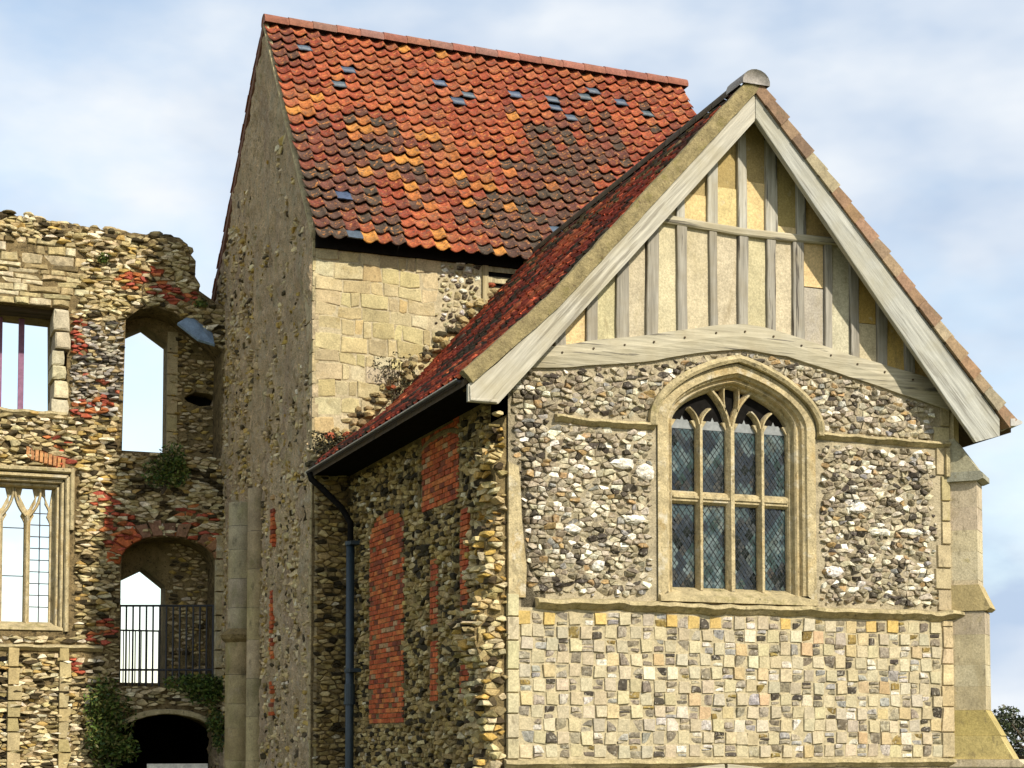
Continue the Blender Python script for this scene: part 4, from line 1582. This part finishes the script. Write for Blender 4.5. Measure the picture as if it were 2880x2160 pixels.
TILES = [(0.275, 0.058, 0.026), (0.315, 0.078, 0.033), (0.215, 0.045, 0.023), (0.33, 0.10, 0.042), (0.36, 0.12, 0.034), (0.14, 0.05, 0.034), (0.085, 0.043, 0.031), (0.18, 0.05, 0.031), (0.45, 0.19, 0.04), (0.075, 0.053, 0.038)]
SLATES = {}
for (c_, r_) in ((2, 21), (5, 19), (4, 17), (12, 19), (13, 17), (18, 19), (21, 19), (25, 21), (24, 20), (27, 20), (21, 18), (29, 19), (2, 4), (2, 0), (17, 3), (20, 2), (14, 18), (22, 17)):
    SLATES[(c_, r_)] = 1
rnd = random.Random(101)


def tower_palette(c, r):
    if (c, r) in SLATES:
        k = rnd.randrange(2)
        return (('s', k), ((0.05, 0.07, 0.125), (0.07, 0.095, 0.12))[k], 'slate')
    low = 1 - r / NROW
    drift = fbm(c * .13 + 4, r * .10, 1.7) + rnd.gauss(0, .16) + .30 * (low - .45)
    lich = math.exp(-((c - 10) / 7) ** 2 - ((r - 9) / 6) ** 2) + .5 * fbm(c * .3, r * .3, 8)
    if rnd.random() < .34 * max(0, lich):
        k = rnd.choice((4, 4, 3, 8))
    elif drift > .34:
        k = rnd.choice((6, 9, 5))
    elif drift > .17:
        k = rnd.choice((5, 7, 6, 7))
    elif drift > .02:
        k = rnd.choice((7, 2, 0, 2))
    elif drift > -.16:
        k = rnd.choice((0, 1, 0, 2))
    else:
        k = rnd.choice((1, 3, 0))
    if rnd.random() < .02:
        k = 8
    return (('t', k), TILES[k], 'tile')


def tower_origin(c, r):
    pos = Vector((TX0 - .03 + c * TW, EY, EZ)) + upv * (r * GA) + nmv * (.015 * fbm(c * .3, r * .3, 2))
    return pos, Vector((1, 0, 0)), upv, nmv


lay_tiles(TROOF, tower_origin, NROW, NCOL, TW, GA, tower_palette, rnd, 300, {'tile': M['tile'], 'slate': M['slate']},
          keep=lambda p: True, amp=.034, lip=.062, jit=.03)
# far slope, plain courses
fup = Vector((0, -(TY1 + .1 - RIDGE_Y), (TY1 + .1 - RIDGE_Y) * .86)).normalized()
fstart = Vector((0, TY1 + .15, RIDGE_Z - (TY1 + .15 - RIDGE_Y) * .86 + .03))
lay_tiles(TROOF, lambda c, r: (fstart + Vector((TX1 - c * .3, 0, 0)) + fup * (r * .3), Vector((-1, 0, 0)), fup, Vector((-1, 0, 0)).cross(fup)), 21, 29, .3, .3,
          lambda c, r: ('f', (0.38, 0.09, 0.035), 'tile'), rnd, 0, {'tile': M['tile'], 'slate': M['slate']})
# ridge tiles
x = TX0 - .05
i = 0
while x < TX1 - .1:
    ln = 0.455
    rings = []
    for xx in (x, x + ln):
        rings.append([Vector((xx, RIDGE_Y + 0.17 * math.sin(a), RIDGE_Z - .02 + 0.15 * math.cos(a) + (.012 if xx == x else 0))) for a in [math.radians(q) for q in range(-105, 106, 21)]])
    v, f = chain(rings)
    f.append(tuple(range(11)))
    f.append(tuple(range(11, 22)))
    build('ridge_tile', v, f, M['ridge'], TROOF, vary(rnd.choice([(0.26, 0.10, 0.065), (0.25, 0.13, 0.095), (0.29, 0.12, 0.08)]), rnd, .1), True)
    x += ln + .006
    i += 1
build('eave_shade_board', *box(TFRONT, TX0 + .03, TX1, 9.95, 10.30, .075, .002), M['dark'], TROOF)  # near-black strip added under the tiles as painted eave shade

# shafts against the gable wall, brick seam and stone base
SHAFT = bpy.data.objects.new('wall_shaft', None)
link(SHAFT, TOWER, (-.8, 12.0, 0))


def shaft(cx, cy, rad, zs, name, colr, n=10, squash=1.0):
    z0 = zs[0]
    for z1 in zs[1:]:
        rings = []
        for z, rr in ((z0 + .004, rad * .985), (z0 + .02, rad), (z1 - .02, rad), (z1 - .004, rad * .985)):
            rings.append([Vector((cx + rr * math.cos(a) * squash, cy + rr * math.sin(a), z)) for a in [2 * math.pi * k / n for k in range(n)]])
        build(name, *chain(rings, True, True), M['gable_shaft'], SHAFT, vary(colr, rnd, .14), True)
        z0 = z1


shaft(-0.80, 12.05, .30, [0.0, .9, 1.5, 2.1, 2.55, 3.1, 3.74], 'shaft_drum', (0.34, 0.265, 0.135))
shaft(-0.78, 12.10, .27, [3.9, 4.35, 4.9, 5.45, 5.9, 6.35], 'shaft_drum', (0.36, 0.305, 0.19))
rings = []
for z, rr in ((3.70, .30), (3.76, .37), (3.84, .40), (3.90, .33), (3.96, .27)):
    rings.append([Vector((-.80 + rr * math.cos(a) * 1.0, 12.05 + rr * math.sin(a) * (1 + .05 * math.sin(5 * a)), z)) for a in [2 * math.pi * k / 14 for k in range(14)]])
build('shaft_ring', *chain(rings, True, True), M['mortar_dark'], SHAFT)
shaft(-0.72, 11.15, .17, [0.0, .8, 1.5, 2.3, 3.0, 3.7, 4.3, 5.0, 5.7, 6.5], 'side_drum', (0.37, 0.29, 0.165))
pieces = []
lay_bricks(TGABLE, 9.80, 10.04, 2.3, 6.5, lambda y, z: fbm(1.1, z * 1.1, 3) > -.12 and rnd.random() < .85, rnd, out=.045, base=.03)
emit(pieces, 'brick', M['brick'], gwall, 'brick_packing')

# ================================================================== RUINED WALL
RUINT = thing('ruined_wall', 'ragged roofless rubble wall with empty arches and a traceried window', 'ruined wall', (-3.5, 15.4, 0))
rnd = random.Random(44)
top_line = [(-6.6, 12.3)]
u = -6.4
while u < -1.5:
    top_line.append((u, 12.16 + .012 * (-5.1 - u) + .06 * fbm(u * 3, 1, 1) - (0.06 if u > -4.0 else 0)))
    u += .16
top_line += [(-1.44, 11.95), (-1.38, 11.75), (-1.27, 11.62), (-1.28, 11.3), (-1.18, 11.15), (-1.20, 10.98), (-1.12, 10.85), (-1.0, 10.80), (-.55, 10.72)]


def archway(u0, u1, z0, zs, crown, n=14, peak=None):
    c, h = (u0 + u1) / 2, (u1 - u0) / 2
    if peak is None:
        return [(u0, z0), (u0, zs)] + [(c - h * math.cos(math.pi * i / n), zs + (crown - zs) * math.sin(math.pi * i / n) ** .8) for i in range(1, n)] + [(u1, zs), (u1, z0)]
    return [(u0, z0), (u0, zs), (peak, crown), (u1, zs), (u1, z0)]


HA = [(-6.2, 8.30), (-3.80, 8.30), (-3.78, 10.40), (-6.2, 10.46)]
HB = [(-2.70, 7.62), (-0.72, 7.62), (-0.72, 9.80), (-1.0, 10.05), (-1.35, 10.32), (-1.7, 10.52), (-2.05, 10.60), (-2.4, 10.52), (-2.66, 10.30)]
HC = archway(-2.69, -0.80, 2.95, 5.35, 5.95)
HD = [(-5.62, 4.02), (-3.74, 4.02), (-3.74, 7.08), (-5.62, 7.08)]
HE = archway(-2.98, -0.48, 0.0, 1.55, 2.42, 20)
outer = [(-6.6, 0), (-0.5, 0)] + list(reversed(top_line))
rw = build('front_leaf', *slab(RUIN, outer, [HA, HB, HC, HD, HE[:]], 0, -0.9) if False else slab(RUIN, [(-6.6, 0), (-2.98, 0)] + HE[1:-1] + [(-0.48, 0), (-0.5, 10.72)] + list(reversed(top_line[:-1])), [HA, HB, HC, HD], 0, -0.9), M['mortar_ruin'], RUINT)
HA2 = [(-6.0, 8.45), (-4.0, 8.45), (-4.03, 10.36), (-6.0, 10.42)]
HB2 = archway(-2.75, -1.66, 7.80, 10.10, 10.42, peak=-2.14)
HC2 = archway(-2.75, -1.66, 3.05, 5.04, 5.38, peak=-2.10)
WH = [(-1.33, 8.98), (-1.1, 9.12), (-.8, 9.1), (-.62, 9.02), (-.7, 8.86), (-1.0, 8.82), (-1.25, 8.9)]
HD2 = [(-5.5, 4.0), (-3.86, 4.0), (-3.86, 7.05), (-5.5, 7.05)]
rb = build('back_leaf', *slab(RUINB, [(-6.6, 0.0), (-3.0, 0.0)] + archway(-3.0, -.46, 0.0, 1.55, 2.44, 16)[1:-1] + [(-.46, 0.0), (-0.45, 0.0), (-0.45, 10.9), (-1.1, 11.3), (-1.4, 11.85), (-4, 11.95), (-6.6, 12.1)], [HA2, HB2, HC2, HD2, WH], -.003, -.62), M['mortar_dark'], RUINT)


def in_poly(poly, x, y):
    ins = False
    n = len(poly)
    for i in range(n):
        x1, y1 = poly[i]
        x2, y2 = poly[(i + 1) % n]
        if (y1 > y) != (y2 > y) and x < (x2 - x1) * (y - y1) / (y2 - y1) + x1:
            ins = not ins
    return ins


RED_ZONES = [(-3.75, 10.05, .30, .6), (-3.62, 9.62, .22, .45), (-3.5, 8.42, .2, .55), (-3.12, 8.5, .22, .75), (-2.65, 11.05, .22, .5), (-2.15, 11.15, .28, .5), (-1.75, 10.85, .25, .6),
             (-2.75, 6.05, .38, .8), (-2.55, 5.8, .3, .85), (-4.0, 7.45, .4, .4), (-3.0, 6.6, .25, .4), (-1.25, 6.2, .45, .35), (-3.55, 3.3, .2, .6), (-3.1, 4.0, .25, .4), (-1.35, 10.9, .2, .6), (-2.9, 4.1, .2, .4)]


def in_ruin(u, v):
    if v > interp(top_line, u) - .03 or v < .9 or u > -.52 or u < -5.9:
        return False
    for h in (HA, HB, HC, HD):
        if in_poly(h, u, v):
            return False
    if in_poly(HE, u, v) or (math.hypot((u + 1.73) / 1.42, (v - 1.55) / 1.02) < 1 and v > 1.4):
        return False
    if -5.7 < u < -3.60 and (7.05 < v < 7.2 or 3.92 < v < 7.1):
        return False
    if u < -3.02 and 3.58 < v < 3.74:
        return False
    return not (-4.12 < u < -3.74 and 8.28 < v < 10.2)


pieces = []


def ruin_zone(u, v):
    if -3.85 < u < -2.6 and 8.3 < v < 10.2:
        return 'pier'
    if u < -3.55 and v > 10.4 and v < 11.72:
        return 'block'
    return 'rub'


done = []
for (su, sv, zone) in ((0.165, 0.058, 'rub'), (0.135, 0.052, 'pier')):
    for poly in cells(-6.0, -0.5, 0.9, 12.3, su, sv, rnd, 0.20):
        cx, cy = centroid(poly)
        if ruin_zone(cx, cy) != zone:
            continue
        q = fit(poly, in_ruin, rnd.uniform(.86, 1.10))
        if q is None or len(q) < 4:
            continue
        red = 0
        for (zx, zz, zr_, pr) in RED_ZONES:
            if math.hypot(cx - zx, cy - zz) < zr_ and rnd.random() < pr:
                red = 1
        if red:
            c = vary(rnd.choice([(0.44, 0.10, 0.05), (0.36, 0.08, 0.05), (0.50, 0.17, 0.06)]), rnd, .2)
        elif zone == 'pier':
            c = pick(PIERFL, rnd)
        elif zone == 'block':
            c = pick([(40, (0.43, 0.35, 0.20)), (30, (0.36, 0.29, 0.15)), (20, (0.52, 0.45, 0.29)), (10, (0.16, 0.12, 0.06))], rnd)
        else:
            c = pick(RUBBLE, rnd)
        hgt = rnd.choice((rnd.uniform(-.01, .03), rnd.uniform(.02, .07), rnd.uniform(.05, .12)))
        v, f, _ = lump(RUIN, q, hgt, rnd, .6, flat=True)
        pieces.append((v, f, c))
z = 10.42
while z < 11.75:
    h = rnd.uniform(.09, .2)
    u = -6.0
    while u < -3.55:
        w = rnd.uniform(.18, .62)
        j = lambda: rnd.uniform(-.018, .018)
        if in_ruin(u + w / 2, z + h / 2) and u + w < -3.3 and rnd.random() < .93:
            poly = [(u + j(), z + .004 + j() * .6), (u + w / 2, z + j()), (u + w - .01 + j(), z + .004 + j() * .6), (u + w - .01 + j(), z + h - .01 + j()), (u + w / 2, z + h - .005 + j()), (u + j(), z + h - .01 + j())]
            v, f, _ = block(RUIN, poly, rnd.uniform(.005, .07), rnd, .022, tilt=.12)
            pieces.append((v, f, pick([(40, (0.46, 0.38, 0.22)), (30, (0.40, 0.315, 0.16)), (20, (0.55, 0.47, 0.30)), (10, (0.16, 0.115, 0.055))], rnd)))
        u += w
    z += h
emit(pieces, 'stone', M['rubble'], rw, 'stone_packing')
# rubble on the inner leaf where the deep reveals show it
pieces = []
for poly in cells(-1.7, -0.45, 2.9, 10.6, 0.16, 0.07, rnd, .15):
    q = fit(poly, lambda u, v: -1.64 < u < -.5 and (2.95 < v < 6.0 or 7.6 < v < 10.6) and not in_poly(WH, u, v), rnd.uniform(.6, .9))
    if q and len(q) > 3 and rnd.random() < .8:
        v, f, _ = lump(RUINB, q, rnd.uniform(.02, .07), rnd, .35)
        pieces.append((v, f, pick(GST, rnd)))
emit(pieces, 'stone', M['rubble'], rb, 'stone_packing', 200)
# ragged stones along the broken top
pieces = []
for i in range(170):
    u = rnd.uniform(-5.6, -1.2)
    z = interp(top_line, u)
    y = 14.6 + rnd.uniform(-.02, .9)
    sx, sy, sz = rnd.uniform(.06, .17), rnd.uniform(.06, .14), rnd.uniform(.035, .08)
    vs = []
    nn = 6
    c = Vector((u, y, z + rnd.uniform(-.05, .05)))
    for zz, k in ((-1, .6), (-.2, 1.0), (.7, .75)):
        for a in range(nn):
            t = 2 * math.pi * a / nn
            vs.append(c + Vector((sx * k * math.cos(t) * rnd.uniform(.8, 1.15), sy * k * math.sin(t) * rnd.uniform(.8, 1.15), sz * zz * rnd.uniform(.8, 1.2))))
    vs.append(c + Vector((0, 0, sz)))
    fs = [(r * nn + a, r * nn + (a + 1) % nn, (r + 1) * nn + (a + 1) % nn, (r + 1) * nn + a) for r in range(2) for a in range(nn)]
    fs += [(2 * nn + a, 2 * nn + (a + 1) % nn, 3 * nn) for a in range(nn)]
    pieces.append((vs, fs, pick(RUBBLE + [(30, (0.10, 0.08, 0.035))], rnd)))
emit(pieces, 'coping_stone', M['rubble'], rw, 'coping_packing', 170)
# dressed jamb stones of the upper left window
z = 8.28
while z < 10.1:
    h = rnd.uniform(.26, .55)
    w = rnd.uniform(.26, .36)
    a0, b0 = -4.13 + rnd.uniform(-.02, .06), -3.78 + rnd.uniform(-.03, .07)
    v, f, c = lump(RUIN, [(a0 + .04, z + .004), ((a0 + b0) / 2, z + rnd.uniform(-.01, .02)), (b0 - .03, z + .01), (b0 - .025, z + h * .5), (b0 - .04, z + h - .008), ((a0 + b0) / 2, z + h + rnd.uniform(-.02, .005)), (a0 + .05, z + h - .01), (a0 + .04, z + h * .45)], .03 + rnd.uniform(0, .05), rnd, .25, sink=.6, flat=True) if True else block(RUIN, [(-4.12 + rnd.uniform(-.03, .05), z + .01), (-3.80 + rnd.uniform(-.02, .05), z + .01), (-3.80 + rnd.uniform(-.02, .04), z + h - .01), (-4.10 + rnd.uniform(-.03, .05), z + h - .01)], .02 + rnd.uniform(0, .05), rnd, .055, sink=.55, tilt=.2)
    build('jamb_stone', v, f, M['ashlar'], RUINT, vary((0.47, 0.41, 0.28), rnd, .12))
    z += h
build('timber_lintel', *box(RUIN, -6.2, -3.80, 10.34, 10.47, -.25, -.75), M['wood_dark'], RUINT)
for (uu) in (-4.585, -5.01):
    build('window_bar', *box(RUINB, uu - .055, uu + .055, 8.45, 10.36, -.05, -.14), M['iron_mauve'], RUINT)
# sill ledge of the upper left window
string_course('sill_ledge', RUIN, -5.9, -3.78, 8.32, .09, .12, rnd, RUINT, M['string'], .04)
# dressed jamb of the upper arch
z = 7.82
while z < 10.05:
    h = rnd.uniform(.28, .46)
    v, f, c = block(RUINB, [(-1.68, z + .006), (-1.46, z + .006), (-1.46, z + h - .006), (-1.68, z + h - .006)], .03, rnd, .012)
    build('jamb_stone', v, f, M['ashlar'], RUINT, vary((0.46, 0.37, 0.20), rnd, .1))
    z += h
# near-black box behind the hole in the upper reveal, shade as colour
build('hole_shade_box', *box(RUINB, -1.45, -.55, 8.7, 9.25, -.45, -.60), M['dark'], RUINT)
# sloping lead sheet by the upper arch
lv = [Vector(p) for p in ((-1.66, 14.42, 10.27), (-1.36, 14.62, 10.50), (-0.92, 14.62, 10.20), (-0.94, 14.22, 9.85), (-1.28, 14.22, 9.93))]
lv2 = [v + Vector((0, .03, -.04)) for v in lv]
build('lead_sheet', lv + lv2, [(0, 1, 2, 3, 4), (5, 6, 7, 8, 9)] + [(i, (i + 1) % 5, 5 + (i + 1) % 5, 5 + i) for i in range(5)], M['lead'], RUINT)
# voussoirs of the lower arch (red and brown)
for i in range(13):
    a0, a1 = math.pi * (1 - i / 13), math.pi * (1 - (i + 1) / 13)
    c_, h_ = -1.745, .945
    f_ = lambda a, k: (c_ + (h_ + k) * math.cos(a), 5.35 + (.6 + k) * math.sin(a) ** .85)
    if i in (8,):
        continue
    poly = [f_(a0 - .01, .01), f_(a1 + .01, .01), f_(a1 + .01, .30 + rnd.uniform(-.05, .05)), f_(a0 - .01, .30 + rnd.uniform(-.05, .05))]
    v, f, c = block(RUIN, poly, rnd.uniform(.05, .11), rnd, .02, tilt=.1)
    build('voussoir', v, f, M['brick'], RUINT, vary((0.46, 0.12, 0.04) if i < 4 else ((0.22, 0.12, 0.07) if i < 9 else (0.30, 0.15, 0.08)), rnd, .2))
# soldier bricks over the traceried window
for i in range(9):
    u = -4.55 + i * .085
    poly = [(u, 7.36 - .02 * i), (u + .07, 7.355 - .02 * i), (u + .075, 7.60 - .025 * i), (u + .005, 7.61 - .025 * i)]
    v, f, c = block(RUIN, poly, .09, rnd, .01)
    build('soldier_brick', v, f, M['brick'], RUINT, vary((0.46, 0.22, 0.09), rnd, .2))
# bottom arch ring and its vault, near-black to put the shade into its colour
pts = [(-1.73 + 1.31 * math.cos(a), 1.55 + .90 * math.sin(a)) for a in [math.pi * i / 18 for i in range(19)]]
for i in range(0, 18, 2):
    build('arch_stone', *bar2d(RUIN, pts[i:i + 3], .115 + rnd.uniform(-.01, .01), -.1, .06, .10, .75), M['string'], RUINT)
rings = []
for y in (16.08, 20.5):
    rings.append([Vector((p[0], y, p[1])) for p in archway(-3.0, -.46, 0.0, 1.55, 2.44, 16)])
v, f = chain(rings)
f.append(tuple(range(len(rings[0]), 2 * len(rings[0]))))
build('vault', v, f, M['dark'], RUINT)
# string course below the traceried window, ashlar panel below it
string_course('string_course', RUIN, -5.9, -3.03, 3.72, .12, .11, rnd, RUINT, M['string'], .015)
for (u0, u1) in ((-4.82, -4.60), (-3.86, -3.66)):
    z = 1.3
    while z < 3.45:
        h = rnd.uniform(.26, .44)
        v, f, c = block(RUIN, [(u0, z + .006), (u1 + rnd.uniform(-.04, .08), z + .006), (u1 + rnd.uniform(-.04, .08), z + h - .006), (u0, z + h - .006)], .11, rnd, .012)
        build('ashlar_stone', v, f, M['ashlar'], RUINT, vary((0.40, 0.32, 0.16), rnd, .14))
        z += h
build('recess_shade_strip', *box(RUIN, -5.1, -4.84, 1.2, 3.5, .004, -.02), M['dark'], RUINT)  # flat near-black strip, the shade of a recess put into colour
# dressed pier beside the lower arch
z = 2.9
while z < 6.0:
    h = rnd.uniform(.3, .5)
    v, f, c = block(RUIN, [(-.82, z + .005), (-.40, z + .005), (-.40, z + h - .005), (-.82, z + h - .005)], .12, rnd, .015)
    build('pier_stone', v, f, M['dressed'], RUINT)
    z += h
# traceried window of the ruin
RWIN = bpy.data.objects.new('traceried_window', None)
link(RWIN, RUINT, (-4.6, 14.9, 4.05))
for (o, d, w) in ((0.0, .02, .10), (.09, -.08, .09), (.17, -.18, .08)):
    path = [(-5.62 + o, 4.05), (-5.62 + o, 7.05 - o), (-3.74 - o, 7.05 - o), (-3.74 - o, 4.05)]
    rings = []
    build('jamb_moulding', *bar2d(RUIN, [(-3.74 - o, 4.0), (-3.74 - o, 5.5), (-3.74 - o, 7.05 - o)], w, d - .3, d, d + .05, .5), M['dressed'], RWIN)
    build('head_moulding', *bar2d(RUIN, [(-5.62, 7.05 - o), (-4.6, 7.05 - o), (-3.74 - o, 7.05 - o)], w, d - .3, d, d + .05, .5), M['dressed'], RWIN)
build('hood_mould', *bar2d(RUIN, [(-5.9, 7.15), (-4.6, 7.16), (-3.69, 7.16)], .10, -.05, .10, .14, .5), M['string'], RWIN)
build('hood_stop', *bar2d(RUIN, [(-3.66, 7.2), (-3.66, 6.6), (-3.66, 6.0)], .09, -.05, .07, .10, .5), M['string'], RWIN)
DT = -.34


def lancet(a, b, z0, zs, zt):
    m, hw = (a + b) / 2, (b - a) / 2
    pts = [(a, z0), (a, zs)]
    n = 10
    for i in range(1, n):
        t = i / n
        w = hw * math.sqrt(max(0, 1 - t ** 1.7))
        k = 1 - (.30 if i in (3, 7) else (.12 if i in (2, 4, 6, 8) else 0))
        pts.append((m - w * k, zs + (zt - zs) * t))
    pts.append((m, zt))
    for i in range(n - 1, 0, -1):
        t = i / n
        w = hw * math.sqrt(max(0, 1 - t ** 1.7))
        k = 1 - (.30 if i in (3, 7) else (.12 if i in (2, 4, 6, 8) else 0))
        pts.append((m + w * k, zs + (zt - zs) * t))
    pts += [(b, zs), (b, z0)]
    return pts


LIGHTS = [(-5.44, -5.05), (-4.93, -4.53), (-4.41, -4.04)]
holes = [lancet(a, b, 4.16, 6.1, 6.74) for a, b in LIGHTS]
for m in (-4.99, -4.47):
    holes.append([(m - .02, 6.42), (m + .02, 6.42), (m + .14, 6.66), (m + .10, 6.84), (m - .10, 6.84), (m - .14, 6.66)])
holes.append([(-4.13, 6.66), (-4.05, 6.46), (-4.0, 6.84), (-4.14, 6.86)])
build('tracery', *slab(RUIN, [(-5.55, 4.05), (-3.92, 4.05), (-3.92, 6.95), (-5.55, 6.95)], holes, DT, DT - .14), M['dressed'], RWIN)
for m in (-4.99, -4.47):
    build('mullion', *bar2d(RUIN, [(m, 4.16), (m, 5.2), (m, 6.3)], .10, DT - .05, DT + .05, DT + .10, .4), M['dressed'], RWIN)
    for sgn in (-1, 1):
        build('tracery_bar', *bar2d(RUIN, arc((m, 6.25), (m + sgn * .24, 6.92), .12 * (-1 if sgn > 0 else 1)), .06, DT, DT + .04, DT + .08, .4), M['dressed'], RWIN)
build('window_sill', *chain([[RUIN.p(u, 4.02, .04), RUIN.p(u, 4.06, .03), RUIN.p(u, 4.2, DT), RUIN.p(u, 3.95, DT)] for u in (-5.6, -4.6, -3.8)], True, True), M['string'], RWIN)
for (a, b), zsx in ((LIGHTS[2], [4.5 + .232 * i for i in range(9)]), (LIGHTS[1], [5.1, 6.05]), (LIGHTS[0], [5.1, 6.05])):
    for zz in zsx:
        build('glazing_bar', *box(RUIN, a - .01, b + .01, zz - .009, zz + .009, DT - .05, DT - .075), M['iron'], RWIN)
build('glazing_bar', *box(RUIN, -4.235, -4.215, 4.16, 6.7, DT - .076, DT - .10), M['iron'], RWIN)

# ================================================================== IRON RAILING
RAIL = thing('iron_railing', 'black iron railing across the foot of the lower ruined archway', 'railing', (-1.7, 14.9, 2.98))
pa, pb = Vector((-2.60, 15.35, 0)), Vector((-0.83, 14.66, 0))
nb = 14
for i in range(nb + 1):
    p = pa.lerp(pb, i / nb)
    zt = 4.60 + .01 * math.sin(i)
    build('baluster', *tube([(p.x, p.y, 2.96), (p.x, p.y, 3.8), (p.x, p.y, zt)], .019 if i not in (0, nb) else .028, 6), M['iron'], RAIL)
for zz in (4.60, 3.30):
    build('rail', *tube([(pa.x, pa.y, zz), ((pa.x + pb.x) / 2, (pa.y + pb.y) / 2, zz), (pb.x, pb.y, zz)], .022, 6), M['iron'], RAIL)
build('rail', *tube([(-2.70, 16.05, 4.15), (-1.7, 16.05, 4.15)], .018, 6), M['iron'], RAIL)
for i in range(9):
    x = -2.66 + i * .12
    build('baluster', *tube([(x, 16.05, 3.05), (x, 16.05, 3.6), (x, 16.05, 4.15)], .013, 5), M['iron'], RAIL)

# ================================================================== WHITE STAND-IN BOARD IN THE ARCH
BOARD = thing('stand_in_board', 'white stand-in board for an unidentified bright shape in the low archway, only its top edge showing', 'board', (-1.65, 13.9, 0))
build('board', *box(Frame((0, 13.9, 0), (1, 0, 0), (0, -1, 0)), -2.24, -1.06, .35, 1.42, .02, -.02), M['white_board'], BOARD)  # added for an unidentified bright shape; its brightness is put into the white
for uu in (-2.05, -1.25):
    build('post', *box(Frame((0, 13.95, 0), (1, 0, 0), (0, -1, 0)), uu - .03, uu + .03, 0, 1.3, .028, -.02), M['wood_v'], BOARD)

# ================================================================== PLANTS
GREENS = [(0.05, 0.09, 0.015), (0.08, 0.125, 0.02), (0.13, 0.16, 0.03), (0.025, 0.05, 0.012), (0.15, 0.14, 0.035)]


def leaves(mb, c, rx, ry, rz, n, size, rnd, pal):
    for _ in range(n):
        while True:
            p = Vector((rnd.uniform(-1, 1), rnd.uniform(-1, 1), rnd.uniform(-1, 1)))
            if .25 < p.length < 1:
                break
        p = Vector((p.x * rx, p.y * ry, p.z * rz)) + Vector(c)
        a = Vector((rnd.gauss(0, 1), rnd.gauss(0, 1), rnd.gauss(0, .7))).normalized()
        b = a.cross(Vector((rnd.gauss(0, 1), rnd.gauss(0, 1), rnd.gauss(0, 1)))).normalized()
        s = size * rnd.uniform(.6, 1.4)
        mb.add([p - a * s, p + b * s * .45, p + a * s, p - b * s * .45], [(0, 1, 2, 3)], vary(rnd.choice(pal), rnd, .3))


def plant(name, label, c, r, n, size, rnd, pal, lobes=4, group=None):
    t = thing(name, label, 'plant', (c[0], c[1], c[2] - r[2]), group)
    mb = MB()
    st = MB()
    for k in range(lobes):
        q = Vector(c) + Vector((rnd.uniform(-.6, .6) * r[0], rnd.uniform(-.4, .4) * r[1], rnd.uniform(-.6, .6) * r[2]))
        leaves(mb, q, r[0] * .6, r[1] * .6, r[2] * .6, n // lobes, size, rnd, pal)
        v, f = tube([(c[0], c[1] + .1, c[2] - r[2] * .9), (q.x, q.y, q.z)], [.014, .005], 5)
        st.add(v, f)
    mb.build('foliage', M['leaf'], t)
    st.build('stems', M['bark'], t)


rnd = random.Random(70)
plant('wall_plant', 'dark green bush rooted below the upper arched opening of the ruin', (-1.9, 14.42, 7.25), (.5, .25, .5), 1700, .038, rnd, GREENS, 6)
plant('wall_plant', 'small green tuft high on the ruined wall near its top', (-3.02, 14.5, 11.45), (.2, .14, .12), 260, .03, rnd, GREENS, 3)
plant('wall_plant', 'yellowish tuft at the broken top corner of the ruin beside the tall house', (-1.25, 14.5, 10.75), (.24, .2, .13), 260, .03, rnd, GREENS[1:], 3)
plant('wall_plant', 'ivy spilling down the wall left of the low dark arch', (-2.9, 14.4, 2.45), (.5, .25, .85), 2200, .045, rnd, GREENS, 8)
plant('wall_plant', 'trailing greenery at the lower left spring of the low dark arch', (-2.85, 14.35, 1.75), (.5, .25, .45), 1300, .045, rnd, GREENS, 5)
plant('wall_plant', 'dark ferny growth along the ledge at the foot of the railing', (-1.2, 14.45, 2.92), (.75, .24, .32), 2000, .042, rnd, GREENS[:4], 7)
plant('wall_plant', 'green clump between the low dark arch and the stone shaft', (-.75, 14.3, 2.15), (.25, .2, .45), 800, .042, rnd, GREENS, 4)
plant('wall_plant', 'dark growth in the corner where the low eaves meet the tall house', (-.25, 7.12, 6.72), (.45, .16, .22), 600, .035, rnd, [(0.02, 0.02, 0.01), (0.035, 0.03, 0.012), (0.05, 0.045, 0.02)], 5)
plant('wall_plant', 'low moss and weeds along the junction of the lower roof and tall wall', (.75, 7.18, 7.85), (.45, .12, .42), 420, .03, rnd, [(0.03, 0.03, 0.012), (0.06, 0.05, 0.02), (0.09, 0.07, 0.03)], 6)

# ================================================================== TREE behind the buttress
def tree(label, base, height, spread, n, rnd):
    t = thing('tree', label, 'tree', base)
    st = MB()
    b = Vector(base)
    v, f = tube([b, b + Vector((.05, 0, height * .3)), b + Vector((0, .1, height * .6)), b + Vector((.1, 0, height * .85))], [.28, .22, .14, .05], 8)
    st.add(v, f)
    mb = MB()
    for k in range(26):
        a = rnd.uniform(0, 6.28)
        rr = spread * math.sqrt(rnd.random())
        z = height * rnd.uniform(.35, .95) * (1 - .25 * (rr / spread) ** 2)
        q = b + Vector((rr * math.cos(a), rr * math.sin(a), z))
        v, f = tube([b + Vector((0, 0, height * rnd.uniform(.25, .5))), q], [.07, .02], 5)
        st.add(v, f)
        leaves(mb, q, spread * .28, spread * .28, height * .13, n // 26, .10, rnd, [(0.02, 0.03, 0.01), (0.03, 0.045, 0.012), (0.05, 0.06, 0.02), (0.12, 0.12, 0.09)])
    st.build('trunk', M['bark'], t)
    mb.build('crown', M['leaf'], t)


tree('dark bushy tree low at the right edge behind the buttress', (39.3, 40.0, 0), 3.55, 2.4, 7500, random.Random(6))
